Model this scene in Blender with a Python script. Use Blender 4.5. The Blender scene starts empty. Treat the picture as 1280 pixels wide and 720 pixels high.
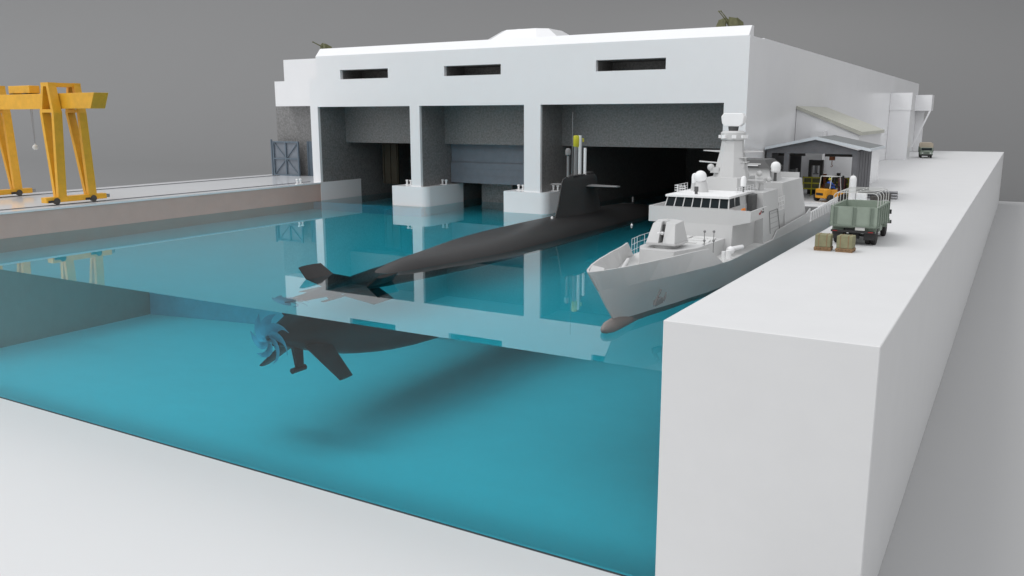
import bpy, bmesh, math, random
from mathutils import Vector, Matrix
random.seed(4)
R = math.radians
PI = math.pi
sc = bpy.context.scene
col = sc.collection

# ------------------------------------------------------------------ helpers
class MB:
    """collects shapes and links them as ONE mesh object"""
    def __init__(s):
        s.v = []; s.f = []
    def add(s, vs, fs):
        n = len(s.v); s.v += [tuple(p) for p in vs]; s.f += [tuple(i + n for i in f) for f in fs]; return s
    def box(s, x0, x1, y0, y1, z0, z1, M=None):
        vs = [Vector((x, y, z)) for z in (z0, z1) for y in (y0, y1) for x in (x0, x1)]
        if M: vs = [M @ p for p in vs]
        return s.add(vs, [(0, 2, 3, 1), (4, 5, 7, 6), (0, 1, 5, 4), (2, 6, 7, 3), (0, 4, 6, 2), (1, 3, 7, 5)])
    def hexa(s, bot, top):
        """bot / top: four points each, counter-clockwise seen from above"""
        return s.add(list(bot) + list(top), [(3, 2, 1, 0), (4, 5, 6, 7)] + [(i, (i + 1) % 4, 4 + (i + 1) % 4, 4 + i) for i in range(4)])
    def frustum(s, poly0, z0, poly1, z1):
        n = len(poly0)
        return s.add([(x, y, z0) for x, y in poly0] + [(x, y, z1) for x, y in poly1],
                     [tuple(range(n - 1, -1, -1)), tuple(range(n, 2 * n))] + [(i, (i + 1) % n, n + (i + 1) % n, n + i) for i in range(n)])
    def prism(s, poly, axis, a, b):
        """poly in the two other axes (in x,y,z order), pushed from a to b along axis"""
        n = len(poly)
        def P(p, t):
            return {'x': (t, p[0], p[1]), 'y': (p[0], t, p[1]), 'z': (p[0], p[1], t)}[axis]
        return s.add([P(p, a) for p in poly] + [P(p, b) for p in poly],
                     [tuple(range(n - 1, -1, -1)), tuple(range(n, 2 * n))] + [(i, (i + 1) % n, n + (i + 1) % n, n + i) for i in range(n)])
    def loft(s, rings, cap=True, closed=True):
        n = len(rings[0]); vs = [p for r in rings for p in r]; fs = []
        for k in range(len(rings) - 1):
            for i in range(n if closed else n - 1):
                j = (i + 1) % n
                fs.append((k * n + i, k * n + j, (k + 1) * n + j, (k + 1) * n + i))
        if cap and closed:
            fs.append(tuple(range(n - 1, -1, -1))); fs.append(tuple(range((len(rings) - 1) * n, len(rings) * n)))
        return s.add(vs, fs)
    def cyl(s, p0, p1, r0, r1=None, seg=16):
        r1 = r0 if r1 is None else r1
        p0 = Vector(p0); p1 = Vector(p1); d = (p1 - p0).normalized()
        u = d.cross(Vector((0, 0, 1)) if abs(d.z) < .9 else Vector((1, 0, 0))).normalized(); w = d.cross(u)
        return s.loft([[p + (u * math.cos(2 * PI * i / seg) + w * math.sin(2 * PI * i / seg)) * r for i in range(seg)] for p, r in ((p0, r0), (p1, r1))])
    def tube(s, pts, r, seg=8):
        pts = [Vector(p) for p in pts]; rings = []; u = None
        for k, p in enumerate(pts):
            d = (pts[min(k + 1, len(pts) - 1)] - pts[max(k - 1, 0)]).normalized()
            if u is None:
                u = d.cross(Vector((0, 0, 1)) if abs(d.z) < .9 else Vector((1, 0, 0))).normalized()
            u = (u - d * u.dot(d)).normalized(); w = d.cross(u)
            rings.append([p + (u * math.cos(2 * PI * i / seg) + w * math.sin(2 * PI * i / seg)) * r for i in range(seg)])
        return s.loft(rings)
    def lathe(s, prof, o, seg=20, ax='z'):
        o = Vector(o); rings = []
        for r, h in prof:
            ring = []
            for i in range(seg):
                a = 2 * PI * i / seg; c, d = r * math.cos(a), r * math.sin(a)
                ring.append(o + Vector({'z': (c, d, h), 'y': (d, h, c), 'x': (h, c, d)}[ax]))
            rings.append(ring)
        return s.loft(rings)
    def ball(s, c, r, seg=18, rings=10, sz=1.0):
        prof = [(max(1e-3, r * math.sin(PI * k / rings)), -r * sz * math.cos(PI * k / rings)) for k in range(rings + 1)]
        return s.lathe(prof, c, seg)
    def build(s, name, m, parent=None, smooth=False, o=(0, 0, 0), bevel=0, seg=2, label=None):
        me = bpy.data.meshes.new(name)
        me.from_pydata([(p[0] - o[0], p[1] - o[1], p[2] - o[2]) for p in s.v], [], s.f)
        me.update()
        b = bmesh.new(); b.from_mesh(me); bmesh.ops.recalc_face_normals(b, faces=b.faces); b.to_mesh(me); b.free()
        me.materials.append(m)
        if smooth:
            me.polygons.foreach_set('use_smooth', [True] * len(me.polygons))
            me.set_sharp_from_angle(angle=R(38 if smooth is True else smooth))
        ob = bpy.data.objects.new(name, me); col.objects.link(ob)
        if parent: ob.parent = parent
        if bevel:
            md = ob.modifiers.new('edges', 'BEVEL'); md.width = bevel; md.segments = seg; md.limit_method = 'ANGLE'; md.angle_limit = R(35)
        if label: ob['label'] = label
        return ob

def thing(name, label, cat, loc=(0, 0, 0), rz=0, group=None):
    o = bpy.data.objects.new(name, None); col.objects.link(o)
    o.location = loc; o.rotation_euler = (0, 0, rz); o['label'] = label; o['category'] = cat
    o.empty_display_size = .3
    if group: o['group'] = group
    return o
def tag(o, label, cat, group=None, loc=None):
    o['label'] = label; o['category'] = cat
    if group: o['group'] = group
    return o
def struct(o):
    o['kind'] = 'structure'; return o
def dup(root, loc, rz, label, group=None):
    def cp(o, par):
        c = o.copy(); col.objects.link(c)
        if par: c.parent = par
        for ch in list(o.children): cp(ch, c)
        return c
    r = cp(root, None); r.location = loc; r.rotation_euler = (0, 0, rz); r['label'] = label
    if group: r['group'] = group
    return r

def mat(name, c, rough=.6, metal=0., spec=.5, var=.06, scale=.6, bump=0., bscale=8., stain=0.):
    m = bpy.data.materials.new(name); m.use_nodes = True
    nt = m.node_tree; b = nt.nodes['Principled BSDF']
    b.inputs['Roughness'].default_value = rough; b.inputs['Metallic'].default_value = metal
    b.inputs['Specular IOR Level'].default_value = spec
    tc = nt.nodes.new('ShaderNodeTexCoord')
    n = nt.nodes.new('ShaderNodeTexNoise'); n.inputs['Scale'].default_value = scale; n.inputs['Detail'].default_value = 8
    n.inputs['Roughness'].default_value = .65
    nt.links.new(tc.outputs['Object'], n.inputs['Vector'])
    rp = nt.nodes.new('ShaderNodeValToRGB')
    rp.color_ramp.elements[0].position = .3; rp.color_ramp.elements[1].position = .7
    rp.color_ramp.elements[0].color = (*[min(1, x * (1 - var)) for x in c], 1)
    rp.color_ramp.elements[1].color = (*[min(1, x * (1 + var)) for x in c], 1)
    nt.links.new(n.outputs['Fac'], rp.inputs['Fac'])
    nt.links.new(rp.outputs['Color'], b.inputs['Base Color'])
    if bump:
        n2 = nt.nodes.new('ShaderNodeTexNoise'); n2.inputs['Scale'].default_value = bscale; n2.inputs['Detail'].default_value = 6
        nt.links.new(tc.outputs['Object'], n2.inputs['Vector'])
        bp = nt.nodes.new('ShaderNodeBump'); bp.inputs['Strength'].default_value = bump; bp.inputs['Distance'].default_value = .03
        nt.links.new(n2.outputs['Fac'], bp.inputs['Height']); nt.links.new(bp.outputs['Normal'], b.inputs['Normal'])
    return m

# ------------------------------------------------------------------ materials
M = {}
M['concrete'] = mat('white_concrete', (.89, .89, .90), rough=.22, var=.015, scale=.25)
M['inner'] = mat('shade_darkened_concrete', (.225, .222, .22), rough=.35, var=.38, scale=5.5)  # white concrete darkened to paint in bay shade; speckle imitates render grain
M['quay'] = mat('quay_concrete', (.715, .715, .715), rough=.65, var=.015, scale=.5)
M['quay_far'] = mat('polished_quay_slab', (.86, .87, .89), rough=.10, var=.02, scale=.3)
M['brown'] = mat('brown_quay_wall', (.62, .455, .40), rough=.3, var=.05, scale=.5)
M['floor'] = mat('pool_floor', (.82, .82, .82), rough=.8, var=.02, scale=.3)
M['base'] = mat('pool_base', (.06, .065, .07), rough=.8)
M['ground'] = mat('studio_floor', (.72, .72, .72), rough=.8, var=.01, scale=.05)
M['ground_dimmed'] = mat('dimmed_studio_floor', (.44, .44, .44), rough=.8, var=.01, scale=.05)  # same floor, toned down right of the quay to paint in shade and falloff
M['sky'] = mat('dimmed_backdrop', (.168, .168, .168), rough=.5, spec=.5, var=.01, scale=.02)  # one sheet with the floor, its tone lowered to stand in for light falloff
M['bluewall'] = mat('blue_steel_gate', (.55, .72, .84), rough=.6, var=.1)
M['doorblue'] = mat('blue_grey_door', (.19, .215, .25), rough=.5, var=.1, scale=1.)
M['gate'] = mat('gate_steel', (.13, .17, .21), rough=.5, var=.1)
M['sub'] = mat('submarine_hull', (.020, .019, .019), rough=.42, var=.12, scale=.5, spec=.3)
M['sail'] = mat('submarine_sail', (.038, .038, .038), rough=.5, var=.1, scale=.8, spec=.3)
M['subgrey'] = mat('mast_grey', (.22, .22, .22), rough=.5)
M['white'] = mat('white_paint', (.9, .9, .9), rough=.45, var=.01)
M['yellow'] = mat('yellow_cap', (.55, .52, .02), rough=.4)
M['prop'] = mat('propeller_metal', (.52, .54, .66), rough=.45, metal=.15, var=.06)
M['ship'] = mat('ship_grey', (.60, .60, .595), rough=.42, var=.02, scale=.6)
M['shipdeck'] = mat('ship_deck', (.66, .66, .65), rough=.7, var=.03)
M['anti'] = mat('antifouling', (.22, .20, .19), rough=.6, var=.08)
M['dark'] = mat('dark_grey_paint', (.09, .09, .09), rough=.6)
M['glass'] = mat('bridge_glass', (.006, .012, .015), rough=.05, spec=.15, var=.2)
M['orange'] = mat('orange_vinyl', (.75, .22, .02), rough=.5)
M['red'] = mat('red_mark', (.3, .02, .02), rough=.5)
M['crane'] = mat('crane_yellow', (.80, .415, .03), rough=.42, var=.10, scale=1.6)
M['rubber'] = mat('rubber', (.025, .024, .023), rough=.8)
M['steel'] = mat('steel', (.35, .35, .36), rough=.35, metal=.6)
M['rail'] = mat('rail_steel', (.10, .10, .11), rough=.4, metal=.4)
M['green'] = mat('army_green', (.29, .345, .285), rough=.6, var=.08, scale=2)
M['greendark'] = mat('army_green_dark_rib', (.20, .245, .20), rough=.6, var=.08, scale=2)  # darker green for the truck ribs
M['chassis'] = mat('chassis_black', (.03, .03, .03), rough=.6)
M['bow'] = mat('canopy_bow', (.62, .62, .60), rough=.5)
M['canvas'] = mat('beige_canvas', (.50, .43, .34), rough=.85, var=.08, scale=2, bump=.4)
M['khaki'] = mat('khaki_canvas', (.25, .24, .14), rough=.85, var=.14, scale=3, bump=.4)
M['wood'] = mat('pallet_wood', (.27, .165, .085), rough=.8, var=.2, scale=4)
M['fork'] = mat('forklift_orange', (.82, .36, .02), rough=.4, var=.04)
M['shed'] = mat('shed_grey', (.15, .15, .16), rough=.7, var=.15, scale=1.5)
M['shedroof'] = mat('shed_roof', (.21, .22, .22), rough=.7, var=.08, scale=1)
M['fascia'] = mat('fascia', (.66, .70, .73), rough=.5)
M['annexroof'] = mat('annex_roof', (.50, .50, .44), rough=.8, var=.08, scale=1.)
M['railyellow'] = mat('safety_yellow', (.50, .46, .03), rough=.5, var=.15, scale=3)
M['olive'] = mat('olive_drab', (.12, .12, .055), rough=.7, var=.25, scale=2, bump=.4)
M['bluecloth'] = mat('blue_overalls', (.045, .12, .5), rough=.8)
M['skin'] = mat('skin', (.45, .27, .2), rough=.6)
M['helmet'] = mat('yellow_helmet', (.7, .65, .03), rough=.35)
M['machine'] = mat('machine_dark', (.06, .055, .05), rough=.5, var=.3, scale=3)
M['maroon'] = mat('maroon_locker', (.18, .06, .06), rough=.5)
M['rust'] = mat('rusty_orange', (.35, .12, .05), rough=.7)
M['brass'] = mat('ochre_steel', (.042, .036, .022), rough=.5, var=.2)

def water_mat():
    m = bpy.data.materials.new('teal_water'); m.use_nodes = True
    nt = m.node_tree; nt.nodes.clear()
    out = nt.nodes.new('ShaderNodeOutputMaterial'); mx = nt.nodes.new('ShaderNodeMixShader')
    fr = nt.nodes.new('ShaderNodeFresnel'); fr.inputs['IOR'].default_value = 1.45
    rf = nt.nodes.new('ShaderNodeBsdfRefraction'); rf.inputs['IOR'].default_value = 1.45
    rf.inputs['Roughness'].default_value = 0; rf.inputs['Color'].default_value = WATER_TINT
    gl = nt.nodes.new('ShaderNodeBsdfGlossy'); gl.inputs['Roughness'].default_value = 0
    gl.inputs['Color'].default_value = (1, 1, 1, 1)
    nt.links.new(fr.outputs[0], mx.inputs[0]); nt.links.new(rf.outputs[0], mx.inputs[1]); nt.links.new(gl.outputs[0], mx.inputs[2])
    nt.links.new(mx.outputs[0], out.inputs['Surface'])
    return m
WATER_TINT = (.215, .85, .965, 1)
M['water'] = water_mat()

# ------------------------------------------------------------------ setting
def lerp_(a, b, t): return a + (b - a) * t
W = -1.88; FL = -10.07; YF = 27.9
g = MB(); g.box(-140, -7, -260, 205, -11.2, -10.25); struct(g.build('ground', M['ground']))
g = MB(); g.box(-7, 420, 29, 205, -11.2, -10.25); g.box(-6.99, 420, -260, 29, -11.2, -10.25); struct(g.build('ground', M['ground_dimmed']))  # right-hand floor sheet, shade painted in by its darker tone

# grey studio backdrop: flat at the foot, then sweeping up behind the model, ever more gently to the left, shaped to catch more light there
path = [(420, 204, 75), (150, 204, 75), (0, 204, 75), (-60, 204, 80), (-120, 204, 95), (-180, 204, 115), (-260, 205, 145), (-360, 207, 185), (-500, 210, 225), (-700, 214, 255), (-1200, 220, 270)]
rings = []
for x, y, rc in path:
    ring = [(x, 205 if x > -140 else -260, -10.24)] if x < -140 else [(x, y - .5, -10.24)]
    for k in range(0, 31):
        a = k / 30 * PI / 2; ring.append((x, y + rc * math.sin(a), -10.24 + rc * (1 - math.cos(a))))
    ring.append((x, y + rc, max(150, rc + 5)))
    ring += [(x, y + rc + 1, max(150, rc + 5)), (x, y + rc + 1, -12)]
    rings.append(ring)
i0 = next(i for i, p in enumerate(path) if p[0] < -140)
b = MB(); b.loft(rings[:i0] + [[(-139.9, *p[1:]) for p in [( -140, 210.5, -10.24)]] + [(-139.9, lerp_(q[1], r_[1], .33), lerp_(q[2], r_[2], .33)) for q, r_ in zip(rings[i0 - 1][1:], rings[i0][1:])]] , cap=False, closed=False)
first = [(-139.9, -260, -10.24)] + [(-139.9, lerp_(q[1], r_[1], .33), lerp_(q[2], r_[2], .33)) for q, r_ in zip(rings[i0 - 1][1:], rings[i0][1:])]
b.loft([first] + rings[i0:], cap=False, closed=False)
struct(b.build('sky', M['sky'], smooth=60))

# right-hand quay: long finger and the land behind the basin
q = MB()
q.prism([(-10.3, YF), (-3.2, YF), (-3.2, 197.2), (-19.39, 197.2), (-19.39, 73.6), (-10.3, 73.6)], 'z', -10.245, 0)
struct(q.build('quay', M['quay'], bevel=.03, seg=1))
# left-hand quay: brown wall with a pale slab on top
q = MB(); q.box(-80, -65.25, YF, 69.76, -10.245, -.06); struct(q.build('quay', M['brown']))
q = MB(); q.box(-80.05, -65.2, YF - .03, 69.76, -.06, .1).box(-80.05, -66.37, 69.76, 77.0, -.06, .1); struct(q.build('quay_deck', M['quay_far']))
q = MB(); q.box(-80, -66.4, 69.76, 77.1, -10.24, -.061); struct(q.build('quay', M['brown']))
# basin floor and water
q = MB(); q.box(-66, -9.8, YF + .06, 112, FL - .1, FL); struct(q.build('pool_floor', M['floor']))
q = MB(); q.box(-65.9, -10.31, YF + .05, 110, -10.249, FL - .11); struct(q.build('pool_base', M['base']))
w = MB()
w.prism([(-65.6, YF + .02), (-10.295, YF + .02), (-10.295, 73.9), (-19.0, 73.9), (-19.0, 111), (-65.6, 111)], 'z', FL - .08, W)
struct(w.build('water', M['water']))
# crane rails on the left quay
for x in (-66.7, -77.6):
    t = MB(); t.box(x - .05, x + .05, YF, 75.9 if x < -70 else 69.7, .101, .15)
    tag(t.build('crane_rail', M['rail']), 'dark steel crane rail along the water edge of the far quay' if x > -70 else 'dark steel crane rail along the back edge of the far quay', 'crane rail')

# ------------------------------------------------------------------ submarine bunker
B = thing('submarine_bunker', 'huge white concrete submarine bunker with three dark bays open to the basin', 'bunker', (-43, 70, 0))
bo = (-43, 70, 0)
YB = 69.9
f = MB()
cols = [(-66.35, -65.3), (-53.05, -51.86), (-39.93, -38.2), (-21.26, -19.4)]
for x0, x1 in cols: f.box(x0, x1, YB, YB + .35, -10.2, 8.1)
slots = [(-61.95, -55.66), (-48.8, -42.41), (-32.73, -26.33)]
f.box(-66.35, -19.4, YB, 74.2, 8.1, 10.88)
xs = [-66.35] + [v for s_ in slots for v in s_] + [-19.4]
for i in range(0, 8, 2):
    x0, x1 = xs[i], xs[i + 1]
    f.box(x0, x1, YB, 74.2, 10.88, 11.06)
    f.box(max(x0, -65.27), x1, YB, 74.2, 11.06, 11.82)
for x0, x1 in slots:
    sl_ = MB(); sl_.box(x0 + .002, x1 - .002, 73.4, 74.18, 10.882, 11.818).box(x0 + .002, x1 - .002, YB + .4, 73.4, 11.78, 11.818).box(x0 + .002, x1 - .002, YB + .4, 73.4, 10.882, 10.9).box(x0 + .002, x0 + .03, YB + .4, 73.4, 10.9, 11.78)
    sl_.build('slot_recess', M['inner'], B, o=bo)  # lining in darkened concrete that paints in the slots' shade
f.box(-65.27, -19.4, YB, 74.2, 11.82, 13.3)
f.build('facade', M['concrete'], B, o=bo)
p = MB(); p.prism([(YB, 13.3), (YB + .75, 14.12), (YB + 1.35, 14.12), (YB + 1.35, 13.3)], 'x', -65.27, -19.5)
p.build('parapet', M['concrete'], B, o=bo)
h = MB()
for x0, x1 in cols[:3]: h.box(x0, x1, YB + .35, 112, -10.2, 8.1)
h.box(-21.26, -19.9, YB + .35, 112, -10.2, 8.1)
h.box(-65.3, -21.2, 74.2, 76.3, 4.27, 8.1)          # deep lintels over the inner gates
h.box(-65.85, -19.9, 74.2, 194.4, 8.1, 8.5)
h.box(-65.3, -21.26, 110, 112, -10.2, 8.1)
h.build('inner_wall', M['inner'], B, o=bo)  # split from the white column fronts so painted shade covers the inner sides
s_ = MB()
s_.box(-19.9, -19.4, 74.2, 195, 8.1, 13.3); s_.box(-19.9, -19.4, YB + .35, 195, -10.2, 8.1)
s_.box(-66.35, -65.85, 74.2, 195, 8.1, 13.3); s_.box(-66.35, -65.85, 112, 195, -10.2, 8.1)
s_.box(-65.85, -19.9, 194.4, 195, -10.2, 13.3)
s_.build('side_wall', M['concrete'], B, o=bo)
r_ = MB(); r_.box(-66.35, -19.405, 74.2, 195.1, 13.3, 13.38); r_.build('roof', M['concrete'], B, o=bo)
def rpier(x0, x1):
    c = .75; pts = [(x0, 76.4), (x0, YB - .12)]
    for k in range(0, 9):
        a = -PI / 2 + k / 8 * PI / 2; pts.append((x1 - c + c * math.cos(a), YB - .12 + c + c * math.sin(a)))
    pts.append((x1, 76.4))
    m_ = MB(); m_.prism(pts, 'z', -10.2, .12); return m_
m_ = MB(); m_.box(-66.34, -65.2, 69.775, 76.4, -10.2, .1); m_.build('pier', M['concrete'], B, o=bo)
rpier(-55.45, -51.1).build('pier', M['concrete'], B, o=bo, smooth=30)
rpier(-42.08, -37.45).build('pier', M['concrete'], B, o=bo, smooth=30)
# lift door in the middle bay
d = MB()
d.box(-51.8, -39.98, 75.3, 75.6, 2.46, 4.5); d.box(-51.8, -39.98, 75.15, 75.45, .25, 2.36); d.box(-51.8, -39.98, 75.36, 75.5, 2.3, 2.5)
for z in (3.1, 3.8, 1.0, 1.7): d.box(-51.7, -40, 75.12 if z < 2.4 else 75.27, 75.16 if z < 2.4 else 75.31, z, z + .05)
dr = d.build('lift_door', M['doorblue'], B, o=bo)
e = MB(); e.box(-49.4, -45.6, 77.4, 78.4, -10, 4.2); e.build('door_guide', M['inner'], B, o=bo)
# ochre door leaves standing half open deep in the left bay
e = MB(); e.box(-62.6, -60.4, 77.2, 77.45, -.4, 4.1)
for x in (-62.4, -61.5, -60.6): e.box(x - .08, x + .08, 77.1, 77.2, -.4, 4.1)
e.build('door_leaf', M['brass'], B, o=bo)
# side block to the left
s_ = MB()
s_.box(-76.65, -66.36, 75, 100, 8.3, 11.15); s_.box(-75.05, -66.36, 75, 100, 11.15, 13.55)
s_.build('side_block', M['concrete'], B, o=bo)
s_ = MB(); s_.box(-78.9, -66.36, 77.2, 100, -10.2, 8.295); s_.build('recess_wall', M['inner'], B, o=bo)  # shade under the overhang painted in with the darkened concrete
d = MB(); d.box(-73.9, -67.2, 77.02, 77.18, .1, 4.2)
for x in (-73.9, -71.7, -69.5, -67.4): d.box(x, x + .2, 76.95, 77.02, .1, 4.2)
d.build('side_door', M['gate'], B, o=bo)
# stair tower and the overhanging block far down the right wall
s_ = MB(); s_.box(-19.38, -16.25, 153.95, 158, .004, 7.95); s_.box(-19.38, -16.15, 153.85, 158.1, 7.95, 10.7)
s_.build('stair_tower', M['concrete'], B, o=bo)
s_ = MB(); s_.box(-19.38, -16.4, 190.6, 194.9, 8.05, 11.1)
s_.prism([(-19.38, .9), (-19.1, .9), (-16.4, 8.05), (-16.75, 8.05)], 'y', 190.65, 190.95)
s_.box(-19.38, -17.9, 193.6, 194.6, .1, 8.05)
s_.build('overhang', M['concrete'], B, o=bo)

# submerged gate across the left bay
t = MB(); t.box(-65.2, -50.9, 68.5, 69.0, FL + .005, -2.3)
tag(t.build('lock_gate', M['bluewall'], o=(0, 0, 0)), 'blue steel lock gate under water closing the left bay below the first pier', 'lock gate')

# bollards on the piers
def bollard(x, y, label):
    t = thing('mooring_bollard', label, 'bollard', (x, y, .12), 0, 'twin mooring bollards on the piers')
    m_ = MB(); m_.box(-.42, .42, -.16, .16, 0, .05); m_.build('base_plate', M['white'], t)
    for s in (-.24, .24):
        m_ = MB(); m_.lathe([(.10, .05), (.10, .38), (.155, .42), (.155, .5), (.12, .54)], (s, 0, 0), 14); m_.build('post', M['white'], t, smooth=True)
    return t
bollard(-54.35, 71.2, 'twin white bollard on the left end of the first pier')
bollard(-51.45, 73.4, 'twin white bollard on the right edge of the first pier behind its column')
bollard(-41.0, 71.2, 'twin white bollard on the left end of the second pier')
bollard(-37.8, 72.2, 'twin white bollard on the right edge of the second pier by the submarine sail')
bollard(-65.9 + .62, 0, '') if False else None
o_ = bollard(-65.6, 66.9, 'twin white bollard on the far quay edge just before the left bay'); o_.location.z = .1; o_.rotation_euler.z = PI / 2

# lattice gate on the far quay
t = thing('lattice_gate', 'blue grey steel lattice gate with crossed braces at the end of the far quay', 'gate', (-76.4, 76.0, .1))
m_ = MB()
for x in (-2.1, -.08, 1.94): m_.box(x, x + .16, -.1, .1, 0, 4.1)
for z in (0, 1.95, 3.94): m_.box(-1.94, -.08, -.08, .08, z, z + .16).box(.08, 1.94, -.08, .08, z, z + .16)
m_.build('frame', M['gate'], t)
m_ = MB()
for x0, x1 in ((-1.94, -.08), (.08, 1.94)):
    for z0, z1 in ((.16, 1.95), (2.11, 3.94)):
        k = 1 if (x0 < 0) == (z0 > 1) else 0
        m_.tube([(x0, 0, z1 if k else z0), (x1, 0, z0 if k else z1)], .06, 6)
m_.build('brace', M['gate'], t)
m_ = MB(); m_.box(-2.0, 2.0, .09, .13, .05, 4.0); m_.build('panel', M['doorblue'], t)
m_ = MB(); m_.cyl((-2.35, 0, 0), (-2.35, 0, 4.3), .12); m_.build('post', M['gate'], t, smooth=True)

# octagonal hut on the roof
t = thing('roof_hut', 'white octagonal hut with sloping walls and a small dome on the bunker roof', 'hut', (-48.1, 86, 13.38))
def octo(a, b_, k=.62): return [(-a, -b_ * k), (-a * k, -b_), (a * k, -b_), (a, -b_ * k), (a, b_ * k), (a * k, b_), (-a * k, b_), (-a, b_ * k)]
m_ = MB(); m_.frustum(octo(4.7, 4.2), 0, octo(4.7, 4.2), 1.8).frustum(octo(4.7, 4.2), 1.8, octo(2.9, 2.5), 2.95); m_.build('wall', M['concrete'], t)
m_ = MB(); m_.lathe([(.8, 2.951), (.75, 3.05), (.5, 3.14), (.01, 3.17)], (-1.2, -.5, 0), 20); m_.build('dome', M['concrete'], t, smooth=True)

# anti-aircraft guns on the roof
def flak(x, y, z, rz, elev, label):
    t = thing('anti_aircraft_gun', label, 'gun', (x, y, z), rz, 'anti aircraft guns on the roof')
    m_ = MB(); m_.lathe([(1.25, 0), (1.25, .25), (.55, .4), (.45, .9)], (0, 0, 0), 16); m_.build('mount', M['olive'], t, smooth=True)
    for s in (-1, 1):
        m_ = MB(); m_.prism([(s * .18, .35), (s * 1.1, .35), (s * 1.38, .6), (s * 1.32, 1.3), (s * 1.0, 1.82), (s * .18, 1.98)], 'y', -.62, -.54)
        m_.prism([(-.6, .4), (.35, .4), (.2, 1.5), (-.55, 1.85)], 'x', s * 1.04, s * 1.1)
        m_.build('shield', M['olive'], t)
    m_ = MB(); m_.box(-.5, .5, -.35, .7, .5, 1.25).box(-.16, .16, -.3, .1, 1.25, 1.75); m_.build('cradle', M['olive'], t, bevel=.05)
    e = R(elev); d = Vector((0, -math.cos(e), math.sin(e)))
    for s in (-.12, .12):
        m_ = MB(); p = Vector((s, -.1, 1.3)); m_.cyl(p, p + d * .7, .15, .12, 10).cyl(p + d * .7, p + d * 1.7, .05, .035, 8).cyl(p + d * 1.7, p + d * 1.85, .05, .06, 8)
        m_.build('barrel', M['olive'], t, smooth=True)
    for x in (-.55, .55):
        m_ = MB(); m_.box(x - .2, x + .2, .75, 1.15, .55, .65).box(x - .2, x + .2, 1.1, 1.18, .65, 1.1); m_.build('seat', M['olive'], t)
flak(-22.65, 75.8, 13.38, R(-28), 38, 'olive anti aircraft gun on the right front corner of the bunker roof')
flak(-71.4, 78.6, 13.55, R(-34), 25, 'olive anti aircraft gun on the lower block left of the bunker')

# ------------------------------------------------------------------ annex, shed
t = thing('annex_building', 'white lean-to annex with a pale green sloping roof against the bunker wall', 'annex', (-16.4, 94.5, 0)); o = (-16.4, 94.5, 0)
m_ = MB(); m_.prism([(-19.37, .004), (-13.5, .004), (-13.5, 5.3), (-19.37, 7.7)], 'y', 87.45, 102); m_.build('wall', M['concrete'], t, o=o)
m_ = MB(); m_.prism([(-19.37, 7.7), (-13.35, 5.24), (-13.2, 5.24), (-13.2, 5.55), (-19.37, 8.0)], 'y', 87.25, 102.2); m_.build('roof', M['annexroof'], t, o=o)
m_ = MB(); m_.box(-13.5, -13.42, 90, 91.1, .01, 2.1); m_.build('door', M['white'], t, o=o)
t2 = MB(); t2.box(-17.6, -16.4, 85.9, 87.4, .004, 5.6); tag(t2.build('vent_stack', M['concrete']), 'small white vent stack rising behind the ridge of the dark shed', 'vent')

t = thing('open_shed', 'dark gabled workshop shed with a pale fascia and an open front on the quay', 'shed', (-15.1, 80, 0)); o = (-15.1, 80, 0)
rx, rz_, ex0, ex1, ez = -15.1, 5.3, -19.3, -10.8, 4.38
m_ = MB(); m_.prism([(ex0, ez), (rx, rz_), (ex1, ez), (ex1, ez - .1), (rx, rz_ - .12), (ex0, ez - .1)], 'y', 75.95, 84.4); m_.build('roof', M['shedroof'], t, o=o)
m_ = MB(); m_.prism([(ex0, ez + .03), (rx, rz_ + .03), (ex1, ez + .03), (ex1, ez - .2), (rx, rz_ - .22), (ex0, ez - .2)], 'y', 75.8, 75.95)
m_.box(ex1, ex1 + .1, 75.8, 84.4, ez - .2, ez + .02); m_.build('fascia', M['fascia'], t, o=o)
m_ = MB(); m_.prism([(ex0 + .1, 3.9), (ex1 - .9, 3.9), (ex1 - .9, 4.2), (rx, rz_ - .2), (ex0 + .1, 4.2)], 'y', 76.2, 76.45); m_.build('gable', M['shed'], t, o=o)
for x in (-19.2, -17.7, -12.15):
    m_ = MB(); m_.box(x, x + .42, 76.2, 76.6, .004, 3.9); m_.build('column', M['shed'], t, o=o)
m_ = MB()
ys = [76.62, 77.5, 77.75, 79.0, 79.2, 80.5, 80.75, 82.1, 82.35, 84.0]
for k in range(0, 10, 2): m_.box(-12.1, -11.75, ys[k], ys[k + 1], .004, 4.1)
m_.box(-12.1, -11.85, 76.62, 84, 3.1, 4.15); m_.build('side_wall', M['shed'], t, o=o)
m_ = MB(); m_.box(-19.3, -19.05, 76.62, 84, .004, 4.2); m_.build('side_wall', M['shed'], t, o=o)
m_ = MB(); m_.box(-19.05, -17.9, 83.9, 84.1, .004, 4.3); m_.build('back_wall', M['shed'], t, o=o)
for x0, x1 in ((-18.9, -16.6), (-14.9, -12.2)):
    m_ = MB(); m_.box(x0, x1, 79.2, 79.5, 3.55, 3.85); m_.build('crane_beam', M['machine'], t, o=o)
t = thing('chain_hoist', 'rusty chain hoist hanging from the roof beam inside the shed', 'hoist', (-14.3, 79.35, 3.55))
m_ = MB(); m_.box(-.22, .22, -.15, .15, -.32, -.003); m_.build('body', M['rust'], t)
m_ = MB(); m_.tube([(0, 0, -.32), (0, 0, -.7)], .03, 6).tube([(0, 0, -.7), (.08, 0, -.8), (0, 0, -.9), (-.08, 0, -.84)], .03, 6); m_.build('hook', M['rust'], t)

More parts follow.
